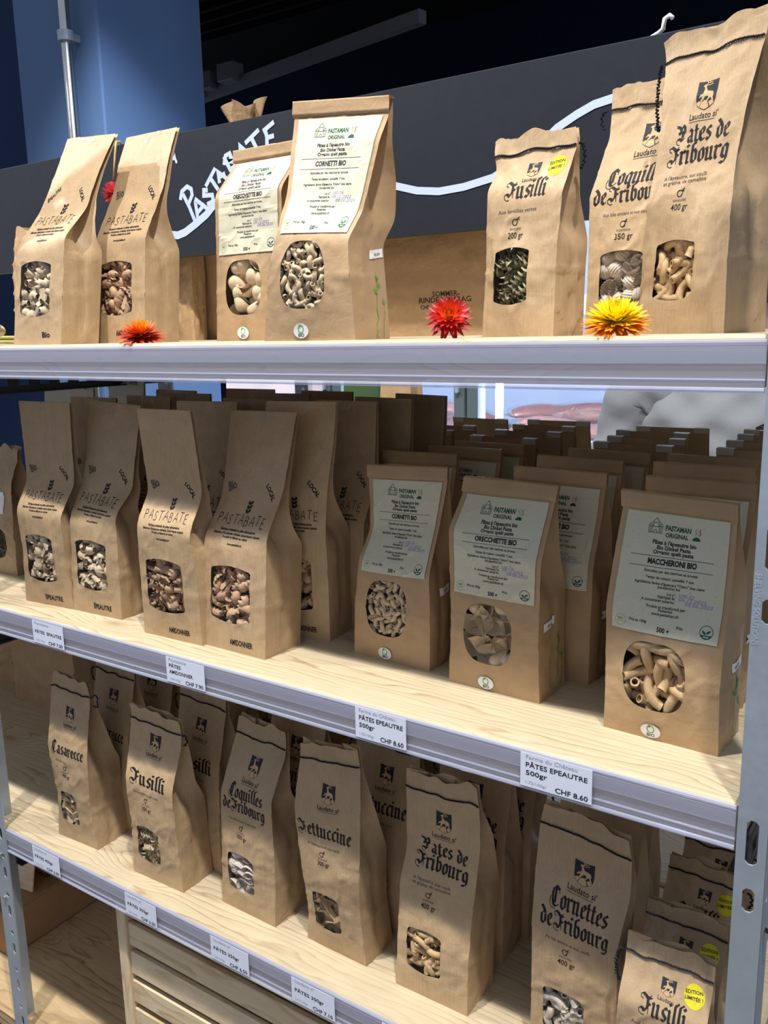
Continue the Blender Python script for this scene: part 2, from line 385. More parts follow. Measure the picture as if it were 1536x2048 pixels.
def minim(x): return [[(x, .98), (x+.12, .84)], [(x+.1, .92), (x+.1, .1)], [(x+.08, .14), (x+.22, 0)]]
BL = {  # blackletter written with a broad nib: (advance, strokes, hairlines)
 'i': (.40, minim(0)+[[(.04, 1.4), (.16, 1.26)]], []),
 'n': (.78, minim(0)+[[(.34, 1.0), (.48, .86)], [(.46, .92), (.46, .1)], [(.44, .14), (.58, 0)]], [[(.12, .76), (.36, 1.0)]]),
 'u': (.80, minim(0)+minim(.38), [[(.2, .0), (.46, .2)]]),
 'r': (.54, minim(0)+[[(.30, 1.02), (.44, .86)]], [[(.12, .74), (.32, 1.0)]]),
 'c': (.54, [[(.1, .82), (.1, .2)], [(.08, .22), (.28, 0)], [(.28, 1.02), (.42, .86)]], [[(.26, 0), (.46, .16)], [(.08, .74), (.3, 1.0)]]),
 'e': (.56, [[(.1, .82), (.1, .2)], [(.08, .22), (.28, 0)], [(.28, 1.02), (.42, .82)], [(.4, .84), (.38, .66)]], [[(.26, 0), (.48, .18)], [(.08, .74), (.3, 1.0)], [(.4, .66), (.12, .42)]]),
 't': (.48, [[(.14, 1.28), (.14, .14)], [(.12, .16), (.28, 0)], [(.0, .92), (.34, .9)]], [[(.28, 0), (.44, .14)]]),
 'o': (.66, [[(.1, .82), (.1, .2)], [(.08, .22), (.28, 0)], [(.46, .18), (.46, .82)], [(.28, 1.02), (.46, .8)]], [[(.26, 0), (.46, .2)], [(.08, .76), (.3, 1.0)]]),
 's': (.58, [[(.28, 1.02), (.42, .88)], [(.12, .84), (.14, .62)], [(.12, .64), (.42, .40)], [(.42, .42), (.40, .18)], [(.08, .16), (.26, 0)]], [[(.1, .78), (.3, 1.02)], [(.24, 0), (.42, .2)]]),
 'a': (.70, [[(.1, .84), (.26, .98)], [(.24, 1.02), (.44, .82)], [(.42, .9), (.42, .12)], [(.4, .14), (.55, 0)], [(.1, .46), (.1, .2)], [(.08, .22), (.26, .02)]], [[(.42, .6), (.12, .44)], [(.24, .02), (.42, .2)]]),
 'd': (.66, [[(.1, .80), (.1, .2)], [(.08, .22), (.28, 0)], [(.46, .18), (.46, .8)], [(.46, .84), (.3, 1.12), (.1, 1.34)], [(.08, 1.36), (.2, 1.24)]], [[(.26, 0), (.46, .2)], [(.08, .74), (.34, 1.0)]]),
 'b': (.66, [[(.1, 1.42), (.1, .2)], [(.08, .22), (.28, 0)], [(.46, .18), (.46, .8)], [(.28, 1.02), (.46, .78)], [(.26, 1.54), (.36, 1.42)]], [[(.26, 0), (.46, .2)], [(.1, .76), (.3, 1.0)], [(.1, 1.36), (.3, 1.54)]]),
 'l': (.40, [[(.12, 1.44), (.12, .12)], [(.1, .14), (.26, 0)], [(.26, 1.54), (.34, 1.44)]], [[(.1, 1.38), (.3, 1.54)]]),
 'q': (.68, [[(.1, .80), (.1, .2)], [(.08, .22), (.28, 0)], [(.46, .94), (.46, -.42)], [(.28, 1.02), (.46, .86)]], [[(.26, 0), (.46, .18)], [(.08, .74), (.3, 1.0)]]),
 'g': (.68, [[(.1, .82), (.1, .2)], [(.08, .22), (.28, 0)], [(.46, .92), (.46, -.1)], [(.28, 1.02), (.46, .82)], [(.46, -.1), (.3, -.38)], [(.06, -.3), (.3, -.4)]], [[(.26, 0), (.46, .2)], [(.08, .76), (.3, 1.0)]]),
 'C': (.92, [[(.18, 1.3), (.1, .95), (.12, .45), (.24, .1)], [(.38, 1.42), (.38, .25)], [(.2, .14), (.45, -.02)], [(.38, 1.5), (.7, 1.24)]], [[(.15, 1.2), (.42, 1.52)], [(.44, -.02), (.78, .24)], [(-.08, .6), (-.16, .25), (-.08, -.08), (.16, -.24), (.4, -.22)], [(.7, 1.2), (.72, 1.0)]]),
 'F': (.78, [[(-.12, 1.44), (.12, 1.30), (.30, 1.14)], [(.28, 1.20), (.62, 1.14)], [(.32, 1.16), (.36, .7), (.28, .34)], [(-.18, .44), (.04, .34), (.14, .16)], [(.38, .80), (.58, .70)]], [[(-.1, 1.44), (-.3, 1.3), (-.26, 1.1), (-.06, 1.02)], [(.3, 1.08), (.58, 1.36)], [(.16, .2), (.36, .44)], [(-.16, .46), (-.34, .28), (-.3, .02), (-.06, -.14), (.14, -.1)], [(.44, .6), (.46, .1)]]),
 'P': (.86, [[(-.24, 1.42), (.06, 1.3), (.22, 1.06), (.18, .84)], [(-.02, .96), (.12, .78)], [(.36, 1.44), (.56, 1.2)], [(.56, 1.22), (.54, .8)], [(.34, .96), (.36, .5)], [(-.06, .44), (.2, .38), (.32, .24)]], [[(.2, 1.14), (.4, 1.46)], [(.54, .84), (.34, .68)], [(-.24, 1.4), (-.3, 1.52)], [(.3, .26), (.5, .46)], [(-.06, .46), (-.2, .24), (-.1, .0), (.14, -.06)], [(.12, .8), (.2, .9)]]),
 ' ': (.42, [], []),
}
def bl_width(s): return sum(BL[c][0] for c in s)

def quad_stroke(pts, nib):
    """sweep a nib segment (vector) along a polyline"""
    vs = []; fs = []
    for a, b in zip(pts, pts[1:]):
        n = len(vs)
        vs += [(a[0]-nib[0], a[1]-nib[1]), (a[0]+nib[0], a[1]+nib[1]), (b[0]+nib[0], b[1]+nib[1]), (b[0]-nib[0], b[1]-nib[1])]
        fs.append((n, n+1, n+2, n+3))
    return vs, fs
def line_stroke(pts, w, closed=False):
    """polyline of even width, mitred so that no two faces overlap"""
    pts = [tuple(p) for p in pts]
    if closed and pts[0] != pts[-1]: pts.append(pts[0])
    loop = math.hypot(pts[0][0]-pts[-1][0], pts[0][1]-pts[-1][1]) < 1e-7
    n = len(pts); vs = []; fs = []
    def unit(a, b):
        dx, dy = b[0]-a[0], b[1]-a[1]; l = math.hypot(dx, dy) or 1e-9; return dx/l, dy/l
    for i, p in enumerate(pts):
        d0 = unit(pts[i-1], p) if i > 0 else (unit(pts[-2], p) if loop else None)
        d1 = unit(p, pts[i+1]) if i < n-1 else (unit(p, pts[1]) if loop else None)
        d0 = d0 or d1; d1 = d1 or d0
        tx, ty = d0[0]+d1[0], d0[1]+d1[1]; l = math.hypot(tx, ty)
        if l < .5: tx, ty = d1; k = 1
        else: tx, ty = tx/l, ty/l; k = min(1/max(tx*d1[0]+ty*d1[1], .4), 1.8)
        q = p
        if not loop and i == 0: q = (p[0]-tx*w*.3, p[1]-ty*w*.3)
        if not loop and i == n-1: q = (p[0]+tx*w*.3, p[1]+ty*w*.3)
        vs += [(q[0]-ty*w/2*k, q[1]+tx*w/2*k), (q[0]+ty*w/2*k, q[1]-tx*w/2*k)]
        if i: fs.append((2*i-2, 2*i-1, 2*i+1, 2*i))
    return vs, fs
def poly(pts):
    tr = tessellate_polygon([[Vector((p[0], p[1], 0)) for p in pts]])
    return list(pts), [tuple(t) for t in tr]
def disc(cx, cy, rx, ry=None, n=20):
    ry = ry or rx
    return [(cx+rx*math.cos(2*math.pi*i/n), cy+ry*math.sin(2*math.pi*i/n)) for i in range(n)], [tuple(range(n))]
def circle_pts(cx, cy, r, n=20, a0=0, a1=360, ry=None):
    return [(cx+r*math.cos(math.radians(a0+(a1-a0)*i/n)), cy+(ry or r)*math.sin(math.radians(a0+(a1-a0)*i/n))) for i in range(n+1)]

def split_long(V, F, m):
    V = list(V); out = []; mid = {}
    st = [(f[0], f[k], f[k+1]) for f in F for k in range(1, len(f)-1)]
    while st:
        t = st.pop(); best = 0; e = 0
        for k in range(3):
            a, b = V[t[k]], V[t[(k+1) % 3]]; d = (a[0]-b[0])**2+(a[1]-b[1])**2
            if d > best: best, e = d, k
        if best <= m*m: out.append(t); continue
        i, j, k = t[e], t[(e+1) % 3], t[(e+2) % 3]; key = (min(i, j), max(i, j))
        if key not in mid:
            mid[key] = len(V); V.append(((V[i][0]+V[j][0])/2, (V[i][1]+V[j][1])/2))
        q = mid[key]; st += [(i, q, k), (q, j, k)]
    return V, out

class Print:
    """flat print on a surface: shapes in metres (x along, y up), grouped by ink and layer"""
    def __init__(s): s.g = {}
    def shape(s, ink, sh, M=None, layer=0):
        vs, fs = sh[0], sh[1]
        if M: vs = [M(p) for p in vs]
        V, F = s.g.setdefault((ink, layer), ([], []))
        n = len(V); V += vs; F += [tuple(i+n for i in f) for f in fs]
    def text(s, ink, st, x, y, size, width=None, bold=0.0, align='l', rot=0, layer=0, slant=0):
        vs, fs, w = font_shape(st, bold)
        sx = size if width is None else width/w
        off = {'l': 0, 'c': -.5, 'r': -1}[align]*w*sx
        c, sn = math.cos(math.radians(rot)), math.sin(math.radians(rot))
        def M(p):
            a = p[0]*sx+off+p[1]*size*slant; b = p[1]*size
            return (x+a*c-b*sn, y+a*sn+b*c)
        s.shape(ink, (vs, fs), M, layer)
    def black(s, ink, st, x, y, width, size, layer=0):
        """blackletter line centred at x, baseline y, x-height size"""
        sx = width/bl_width(st); px = x-width/2
        for ch in st:
            adv, thick, hair = BL[ch]
            for pl in thick: s.shape(ink, quad_stroke(pl, (.104, .074)), lambda p: (px+p[0]*sx, y+p[1]*size), layer)
            for pl in hair: s.shape(ink, line_stroke(pl, .062), lambda p: (px+p[0]*sx, y+p[1]*size), layer)
            px += adv*sx
    def strokes(s, ink, lines, x, y, sx, sy, w, rot=0, layer=0):
        c, sn = math.cos(math.radians(rot)), math.sin(math.radians(rot))
        for pl in lines:
            pp = [(x+p[0]*sx*c-p[1]*sy*sn, y+p[0]*sx*sn+p[1]*sy*c) for p in pl]
            s.shape(ink, line_stroke(pp, w), None, layer)
    def build(s, name, fn, parent, step=.00018, maxlen=.0032):
        """fn(x, y, offset) -> 3-D point; one mesh, all inks; long faces are split so that print follows the sheet"""
        mb = MB(); mats = []
        for (ink, layer), (V, F) in s.g.items():
            V, F = split_long(V, F, maxlen) if maxlen else (V, F)
            m = M[ink]
            if m not in mats: mats.append(m)
            mb.mi = mats.index(m)
            mb.add([fn(p[0], p[1], step*(layer+1)) for p in V], F)
        return mb.build(name, mats, parent)

SANS = {  # thin hand-drawn capitals, unit box
 'P': [[(.1, 0), (.1, 1), (.6, .98), (.72, .78), (.6, .55), (.1, .5)]], 'A': [[(0, 0), (.42, 1), (.84, 0)], [(.14, .34), (.7, .34)]],
 'S': [[(.68, .86), (.45, 1), (.18, .9), (.14, .7), (.36, .53), (.62, .4), (.66, .16), (.4, 0), (.08, .12)]],
 'T': [[(0, 1), (.8, 1)], [(.4, 1), (.4, 0)]], 'B': [[(.1, 0), (.1, 1), (.5, .98), (.62, .78), (.5, .55), (.1, .53)], [(.5, .55), (.72, .34), (.6, .04), (.1, 0)]],
 'E': [[(.66, 1), (.1, 1), (.1, 0), (.68, 0)], [(.1, .52), (.58, .52)]]}
def leaf(cx, cy, l, w, ang):
    c, s = math.cos(math.radians(ang)), math.sin(math.radians(ang)); pts = []
    for i in range(13):
        t = i/12; pts.append((t*l, w*math.sin(math.pi*t)**.8))
    for i in range(11, 0, -1):
        t = i/12; pts.append((t*l, -w*.5*math.sin(math.pi*t)))
    return poly([(cx+p[0]*c-p[1]*s, cy+p[0]*s+p[1]*c) for p in pts])

SHIELD = [(0, 1.35), (.25, 1.31), (.5, 1.29), (.75, 1.31), (1, 1.35), (.99, .5), (.92, .25), (.75, .12), (.5, 0), (.25, .12), (.08, .25), (.01, .5)]
DEER = [(.28, 1.10), (.36, 1.17), (.42, 1.16), (.46, 1.0), (.52, .86), (.66, .84), (.80, .80), (.85, .68), (.83, .54), (.90, .40), (.84, .37), (.74, .56), (.68, .52), (.58, .37), (.52, .40), (.62, .54), (.60, .62), (.46, .62), (.38, .48), (.27, .36), (.22, .40), (.32, .58), (.25, .64), (.17, .56), (.14, .60), (.24, .74), (.34, .74), (.37, .92), (.36, 1.04)]
def shield(pr, x, y, w, h):
    """dark shield with a leaping stag over three hills; x = centre, y = bottom"""
    T = lambda p: (x-w/2+p[0]*w, y+p[1]/1.35*h)
    pr.shape('ink_navy', poly(SHIELD), T)
    pr.shape('ink_kraft', poly(DEER), T, 1)
    for pl in ([(.42, 1.15), (.5, 1.22), (.7, 1.24)], [(.5, 1.22), (.46, 1.28)], [(.58, 1.23), (.58, 1.28)], [(.44, 1.12), (.6, 1.12), (.74, 1.16)]):
        pr.shape('ink_kraft', line_stroke([T(p) for p in pl], w*.035), None, 1)
    for pts in ([(.06, .32), (.08, .40), (.18, .44), (.3, .38), (.2, .17)], [(.23, .16), (.33, .38), (.48, .46), (.62, .36), (.70, .12), (.5, .03)], [(.75, .15), (.66, .36), (.8, .42), (.93, .34), (.9, .25)]):
        pr.shape('ink_kraft', poly(pts), T, 1)

def bud(pr, x, y, s, ink='ink'):
    """little organic bud mark, centre x, bottom y, size s"""
    pr.shape(ink, line_stroke(circle_pts(x-.05*s, y+.42*s, .36*s, 14, 40, 330), .10*s))
    pr.shape(ink, line_stroke([(x+.1*s, y+.1*s), (x+.3*s, y+.5*s), (x+.24*s, y+.78*s), (x+.5*s, y+1.0*s)], .1*s))
    pr.shape(ink, line_stroke([(x+.22*s, y+.74*s), (x+.5*s, y+.7*s)], .09*s))

# ---------------------------------------------------------------- pasta shapes (shared meshes)
def hollow(R, ang, r, seg=8, n=8, ridge=0, rid_n=8, twist=0, wall=.62):
    """bent tube, open at both ends"""
    mb = MB(); rings = []
    for i in range(seg+1):
        a = math.radians(ang)*(i/seg-.5)
        c = Vector((R*math.sin(a), 0, R*math.cos(a)-R)); t = Vector((math.cos(a), 0, -math.sin(a))); b = Vector((math.sin(a), 0, math.cos(a)))
        for q in (1, wall):
            ring = []
            for k in range(n):
                f = 2*math.pi*k/n
                rr = r*q*(1+(ridge*(1 if k % 2 else -1) if q == 1 else 0))
                ring.append(c + (Vector((0, 1, 0))*math.cos(f) + b*math.sin(f))*rr)
            rings.append(ring)
    vs = [p for ring in rings for p in ring]; fs = []
    for i in range(seg):
        for k in range(n):
            k2 = (k+1) % n; o = 2*i*n; o2 = 2*(i+1)*n
            fs.append((o+k, o+k2, o2+k2, o2+k)); fs.append((o+n+k2, o+n+k, o2+n+k, o2+n+k2))
    for e in (0, 2*seg*n):
        for k in range(n):
            k2 = (k+1) % n; fs.append((e+k, e+n+k, e+n+k2, e+k2))
    mb.add(vs, fs); return mb
def cup(L, W, deep=1.0, ribs=0, amp=.06, nu=12, nv=10, pinch=.75, roll=.0, lip=.0, lipn=4, arc=118):
    """pasta shell: rolled boat with pointed ends"""
    mb = MB()
    def fn(a, b):
        u = a; s = math.sin(math.pi*min(max(u, .02), .98))**pinch
        w = W*s*(1+(amp*math.cos(2*math.pi*ribs*u) if ribs else 0))
        f = math.radians(-arc+2*arc*b)
        rr = w*(1-roll*abs(b-.5)*2)*(1+lip*abs(2*b-1)**3*math.sin(2*math.pi*lipn*u+3*b))
        return (L*(u-.5), rr*math.sin(f), -deep*rr*math.cos(f)+W*.3+.12*L*(2*u-1)**2)
    mb.grid(fn, nu, nv); return mb
def spiral(L, r, turns=2.5, blades=2, n=28):
    mb = MB()
    for b in range(blades):
        def fn(a, v):
            ang = 2*math.pi*turns*a + math.pi*b/blades*2
            q = v*r; lift = .25*r*math.sin(v*3.0)
            return (L*(a-.5)+lift, q*math.cos(ang), q*math.sin(ang))
        mb.grid(fn, n, 3)
    return mb
def ruffle(L, r0, r1, turns=.85, waves=5, amp=.28, n=22, m=6):
    mb = MB()
    def fn(a, v):
        ang = 2*math.pi*turns*a; rr = r0+(r1-r0)*v**1.3
        wv = amp*r1*v*v*math.sin(2*math.pi*waves*a)
        return ((rr)*math.cos(ang), rr*math.sin(ang), L*(v-.5)+wv)
    mb.grid(fn, n, m); return mb
def ribbon(L, w, bend=.5, tw=.5, n=14):
    mb = MB()
    def fn(a, v):
        x = L*(a-.5); an = tw*(a-.5)*2
        q = (v-.5)*w
        return (x, q*math.cos(an), q*math.sin(an)+bend*L*(a-.5)**2)
    mb.grid(fn, n, 3); return mb
def scroll(L, r, n=14):
    mb = MB()
    def fn(a, v):
        an = 1.6*a; t = v*2-1
        y = r*math.sin(t*2.3); z = r*.9*math.cos(t*2.3)*(1 if t > 0 else -1)-(.9*r if t > 0 else -.9*r)
        return (L*(a-.5), y*math.cos(an)-z*math.sin(an), y*math.sin(an)+z*math.cos(an))
    mb.grid(fn, n, 8); return mb
PM = {}
def pasta_mesh(kind):
    if kind in PM: return PM[kind]
    spec = {
     'campanelle_spelt': ('pasta_curl', [cup(.025, .0080, 1.0, 0, 0, 22, 12, .45, 0, .38, 4), cup(.022, .0085, .9, 0, 0, 22, 12, .4, 0, .34, 3), ruffle(.016, .0045, .0085, .9, 4, .3)], 'spelt', .0150),
     'campanelle_emmer': ('pasta_curl', [cup(.027, .0062, 1.0, 0, 0, 22, 12, .35, 0, .4, 4), cup(.022, .0070, .9, 0, 0, 22, 12, .35, 0, .4, 3), ruffle(.020, .0036, .0075, .95, 4, .3)], 'emmer', .0140),
     'elbow_small': ('pasta_elbow', [hollow(.0058, 150, .0030, 6, 8, .04), hollow(.0066, 120, .0030, 6, 8, .04)], 'pale', .0098),
     'shell_big': ('pasta_shell', [cup(.044, .0122, 1.0, 0, 0, 20, 12, 1.35, 0, .10, 1, 96), cup(.040, .0126, .8, 0, 0, 20, 12, 1.2, 0, .14, 1, 84)], 'pale', .0210),
     'macaroni_big': ('pasta_tube', [hollow(.024, 95, .0052, 8, 10, .03), hollow(.03, 66, .0052, 8, 10, .03)], 'tan', .0160),
     'fusilli': ('pasta_spiral', [spiral(.034, .0062), spiral(.028, .006, 2.1)], 'pale', .0135),
     'fusilli_green': ('pasta_spiral', [spiral(.034, .0066), spiral(.03, .006, 2.1)], 'lentil', .0130),
     'shell_ribbed': ('pasta_shell', [cup(.026, .0105, 1.0, 8, .07, 34, 8, .55), cup(.024, .0100, .9, 8, .07, 34, 8, .55)], 'shell', .0165),
     'hook': ('pasta_hook', [hollow(.0125, 165, .0042, 10, 8, 0, 8, 0, .5), hollow(.02, 110, .0042, 10, 8, 0, 8, 0, .5)], 'tan', .0140),
     'ribbon': ('pasta_ribbon', [ribbon(.06, .007, .3, .8), ribbon(.05, .007, -.5, .4)], 'tan', .0125),
     'scroll': ('pasta_scroll', [scroll(.036, .0048), scroll(.03, .0046)], 'pale', .0130),
     'elbow_ribbed': ('pasta_elbow', [hollow(.0125, 120, .0046, 7, 14, .07), hollow(.015, 95, .0046, 7, 14, .07)], 'shell', .0140)}[kind]
    PM[kind] = (spec[0], [b.mesh(kind, PASTA[spec[2]], True) for b in spec[1]], spec[3])
    return PM[kind]

# ---------------------------------------------------------------- paper bags
def interp(xs, ys, x):
    if x <= xs[0]: return ys[0]
    for i in range(1, len(xs)):
        if x <= xs[i]:
            t = (x-xs[i-1])/max(xs[i]-xs[i-1], 1e-9); return ys[i-1]+(ys[i]-ys[i-1])*t
    return ys[-1]
def smooth(a, n):
    for _ in range(n):
        a = [a[0]]+[(a[i-1]+2*a[i]+a[i+1])/4 for i in range(1, len(a)-1)]+[a[-1]]
    return a
THICK = {'tall': [(0, 1), (.45, 1), (.60, .34), (.68, .16), (1, .07)],
         'label': [(0, 1), (.5, 1), (.68, .72), (.92, .12), (1, .10)],
         'stitched': [(0, 1), (.48, 1), (.70, .55), (.91, .08), (1, .10)],
         'plain': [(0, 1), (.6, 1), (.8, .7), (1, .2)]}
class Surf:
    """gusseted bag in its own frame: x across the front, y towards the back, z up; origin at the middle of the base"""
    N = 90
    def __init__(s, levels, depth, kind, seed=0, bulge=.006, crumple=.0013, wave=0.0):
        s.d = depth; s.w = levels[0][2]; s.seed = seed; s.bulge = bulge; s.cr = crumple; s.wave = wave
        s.HL, s.HR = levels[-1][1], levels[-1][3]; s.H = (s.HL+s.HR)/2
        vl = [l[1]/s.HL for l in levels]; vr = [l[3]/s.HR for l in levels]
        g = [i/s.N for i in range(s.N+1)]
        sm = lambda a: smooth(a, 6)
        s.xl = sm([interp(vl, [l[0] for l in levels], v) for v in g]); s.xr = sm([interp(vr, [l[2] for l in levels], v) for v in g])
        s.yl = sm([interp(vl, [l[4] for l in levels], v) for v in g]); s.yr = sm([interp(vr, [l[4] for l in levels], v) for v in g])
        k = THICK[kind]
        s.th = sm([depth*interp([a for a, b in k], [b for a, b in k], v) for v in g])
    def at(s, arr, v):
        q = min(max(v, 0), 1)*s.N; i = min(int(q), s.N-1); t = q-i
        return arr[i]+(arr[i+1]-arr[i])*t
    def front(s, u, v, off=0.0):
        xl, xr = s.at(s.xl, v), s.at(s.xr, v); yl, yr = s.at(s.yl, v), s.at(s.yr, v)
        z = v*(s.HL+(s.HR-s.HL)*u); y = yl+(yr-yl)*u
        uu = min(max(u, 0), 1)
        fill = math.sin(math.pi*min(max(z/(s.H*.56), 0), 1))
        y -= s.bulge*(math.sin(math.pi*uu)**.8)*fill
        e = min(uu, 1-uu)*4; e = min(e, 1)
        y += s.cr*noise.noise(Vector((u*4+s.seed*3.1, z*34, s.seed)))*min(z*25, 1)*(.35+.65*e)
        y += s.cr*.45*noise.noise(Vector((u*9+s.seed*1.7, z*80, s.seed+5)))*min(z*25, 1)
        cz_ = noise.noise(Vector((u*3.1+s.seed*2.3, z*26+s.seed, 2.2))); y -= s.cr*1.1*max(0, 1-abs(cz_)*9)*min(z*18, 1)*(1-.6*min(z/s.H, 1))
        y -= .0016*math.exp(-((z-.068-.004*noise.noise(Vector((u*2, s.seed, 1))))/.0022)**2)*(.4+.6*abs(u-.4))
        if s.wave and v > .86: z += s.wave*(v-.86)/.14*noise.noise(Vector((u*5+s.seed, 3.3, s.seed)))*1.6
        return Vector((xl+(xr-xl)*u-s.w/2, y-s.d/2-off, z))
    def y_at(s, x, z):
        """depth of the front sheet at a place given in metres"""
        v = z/s.H; xl, xr = s.at(s.xl, v), s.at(s.xr, v); u = (x-xl)/max(xr-xl, .01)
        v = z/(s.HL+(s.HR-s.HL)*u)
        return s.front(u, v).y
    def back(s, u, v):
        xl, xr = s.at(s.xl, v), s.at(s.xr, v); yl, yr = s.at(s.yl, v), s.at(s.yr, v)
        z = v*(s.HL+(s.HR-s.HL)*u); y = yl+(yr-yl)*u+s.at(s.th, v)
        y += .004*math.sin(math.pi*min(max(u, 0), 1))*math.sin(math.pi*min(max(z/(s.H*.56), 0), 1))
        if s.wave and v > .86: z += s.wave*(v-.86)/.14*noise.noise(Vector((u*4+s.seed+9, 1.3, s.seed)))*1.6
        return Vector((xl+(xr-xl)*u-s.w/2, y-s.d/2, z))
    def side(s, right, t, v, off=0.0):
        """gusset: t = 0 at the front edge, 1 at the back edge"""
        u = 1 if right else 0; F = s.front(u, v); B = s.back(u, v)
        th = s.at(s.th, v); g = math.sqrt(max((s.d/2)**2-(th/2)**2, 0))*.92
        k = 1-abs(2*t-1); p = F.lerp(B, t)
        p.x += (-1 if right else 1)*(g*k) + (1 if right else -1)*(off+.002*math.sin(math.pi*t)*math.sin(math.pi*min(v/.5, 1)))
        p.x += s.cr*1.3*noise.noise(Vector((t*4+s.seed, p.z*40, 7.7+u)))*k*min(p.z*30, 1)
        z = p.z; a_ = abs(t-.5)*s.d
        if v < .5:
            q = -.0028*math.exp(-(a_/.004)**2)*min(z*30, 1)
            if z < .045: q += .0022*math.exp(-((a_-z*.85)/.0022)**2)
            q += .0018*math.exp(-((z-.068)/.0024)**2)
            c_ = noise.noise(Vector((t*3+s.seed*1.3, z*30+s.seed, 4.4+u))); q += s.cr*2.0*max(0, 1-abs(c_)*8)*min(z*18, 1)*k
            p.x += q*(1 if right else -1)*min(k*5, 1)
        return p

class Sampler:
    """reads positions off a regular grid of points, so that print lies on the facets of the sheet below it"""
    def __init__(s, us, vs, pts): s.us, s.vs, s.p, s.n = us, vs, pts, len(us)
    def cell(s, arr, x):
        lo, hi = 0, len(arr)-2
        while lo < hi:
            m = (lo+hi+1)//2
            if arr[m] <= x: lo = m
            else: hi = m-1
        return lo, (x-arr[lo])/(arr[lo+1]-arr[lo])
    def __call__(s, u, v, off=0.0):
        i, a = s.cell(s.us, u); j, b = s.cell(s.vs, v); k = j*s.n+i
        p00, p11 = s.p[k], s.p[k+s.n+1]                       # same diagonal as the sheet's triangles
        if a >= b: q = s.p[k+1]; p = p00+(q-p00)*a+(p11-q)*b
        else: q = s.p[k+s.n]; p = p00+(q-p00)*b+(p11-q)*a
        return Vector((p.x, p.y-off, p.z))

def bowed(x, y): return abs(x) < 1 and abs(y) < .86+.14*(1-x*x)
def oval(x, y): return abs(x)**3.2+abs(y)**2.6 < 1
def body_mesh(sf, win, mats, nu=24, nv=62):
    """paper body with a die-cut window; win = (u0,u1,v0,v1,shape) or None"""
    mb = MB()
    def lin_(a, b, n): return [a+(b-a)*i/n for i in range(n)]
    if win:
        u0, u1, v0, v1, fn = win
        cu, cv, hu, hv = (u0+u1)/2, (v0+v1)/2, (u1-u0)/2, (v1-v0)/2
        ku, kv = (1.16, 1.16*.93) if fn is bowed else (1.14, 1.14)
        a0, a1, b0, b1 = cu-hu*ku, cu+hu*ku, cv-hv*kv, cv+hv*kv
        n1, n2, n3 = max(2, round(nu*a0)), max(8, round(nu*(a1-a0))), max(2, round(nu*(1-a1)))
        m1, m2, m3 = max(2, round(nv*b0)), max(10, round(nv*(b1-b0))), max(8, round(nv*(1-b1)))
        us = lin_(0, a0, n1)+lin_(a0, a1, n2)+lin_(a1, 1, n3)+[1]
        vs = lin_(0, b0, m1)+lin_(b0, b1, m2)+lin_(b1, 1, m3)+[1]
    else:
        us = lin_(0, 1, nu)+[1]; vs = lin_(0, 1, nv)+[1]
    nU, nV = len(us), len(vs)
    V = [sf.front(u, v) for v in vs for u in us]; F = []
    sf.on = Sampler(us, vs, list(V))
    for j in range(nV-1):
        for i in range(nU-1):
            if win and n1 <= i < n1+n2 and m1 <= j < m1+m2: continue
            a = j*nU+i; F.append((a, a+1, a+nU+1)); F.append((a, a+nU+1, a+nU))
    outline = []
    if win:
        per = [(i, m1) for i in range(n1, n1+n2)]+[(n1+n2, j) for j in range(m1, m1+m2)]+[(i, m1+m2) for i in range(n1+n2, n1, -1)]+[(n1, j) for j in range(m1+m2, m1, -1)]
        R = 3; base = len(V); P = len(per)
        for (i, j) in per:
            x, y = (us[i]-cu)/hu, (vs[j]-cv)/hv; lo, hi = 0, 1
            for _ in range(22):
                md = (lo+hi)/2
                if fn(x*md, y*md): lo = md
                else: hi = md
            outline.append((cu+x*lo*hu, cv+y*lo*hv))
        for r in range(1, R+1):
            for k, (i, j) in enumerate(per):
                q = outline[k]; t = r/R
                V.append(sf.front(us[i]+(q[0]-us[i])*t, vs[j]+(q[1]-vs[j])*t))
        for k in range(P):
            k2 = (k+1) % P
            o0 = per[k][1]*nU+per[k][0]; o1 = per[k2][1]*nU+per[k2][0]
            F.append((o0, o1, base+k2, base+k))
            for r in range(R-1): F.append((base+r*P+k, base+r*P+k2, base+(r+1)*P+k2, base+(r+1)*P+k))
    mb.add(V, F)
    vv = [i/52 for i in range(53)]
    for right in (False, True):
        ts = [0, .1, .2, .3, .4, .5, .6, .7, .8, .9, 1]
        V = [sf.side(right, t, v) for v in vv for t in ts]; F = []
        n = len(ts)
        for half in ((0, 5), (5, 10)):
            for j in range(len(vv)-1):
                for i in range(*half):
                    a = j*n+i; f = (a, a+1, a+n+1, a+n); F.append(f if right else f[::-1])
        mb.add(V, F)
    mb.grid(lambda a, b: sf.back(1-a, b), 8, 34)
    mb.add([sf.front(0, 0), sf.front(1, 0), sf.back(1, 0), sf.back(0, 0)], [(3, 2, 1, 0)])
    return mb, outline

def film_mesh(sf, outline, win):
    mb = MB(); cu, cv = (win[0]+win[1])/2, (win[2]+win[3])/2
    V = []; P = len(outline); sc = [1.05, .8, .55, .3]
    for k in sc:
        for q in outline: V.append(sf.front(cu+(q[0]-cu)*k, cv+(q[1]-cv)*k, -.0004 if k > 1 else .0008))
    V.append(sf.front(cu, cv, .001)); F = []
    for r in range(3):
        for k in range(P): k2 = (k+1) % P; F.append((r*P+k, r*P+k2, (r+1)*P+k2, (r+1)*P+k))
    for k in range(P): F.append((3*P+k, 3*P+(k+1) % P, 4*P))
    mb.add(V, F); return mb

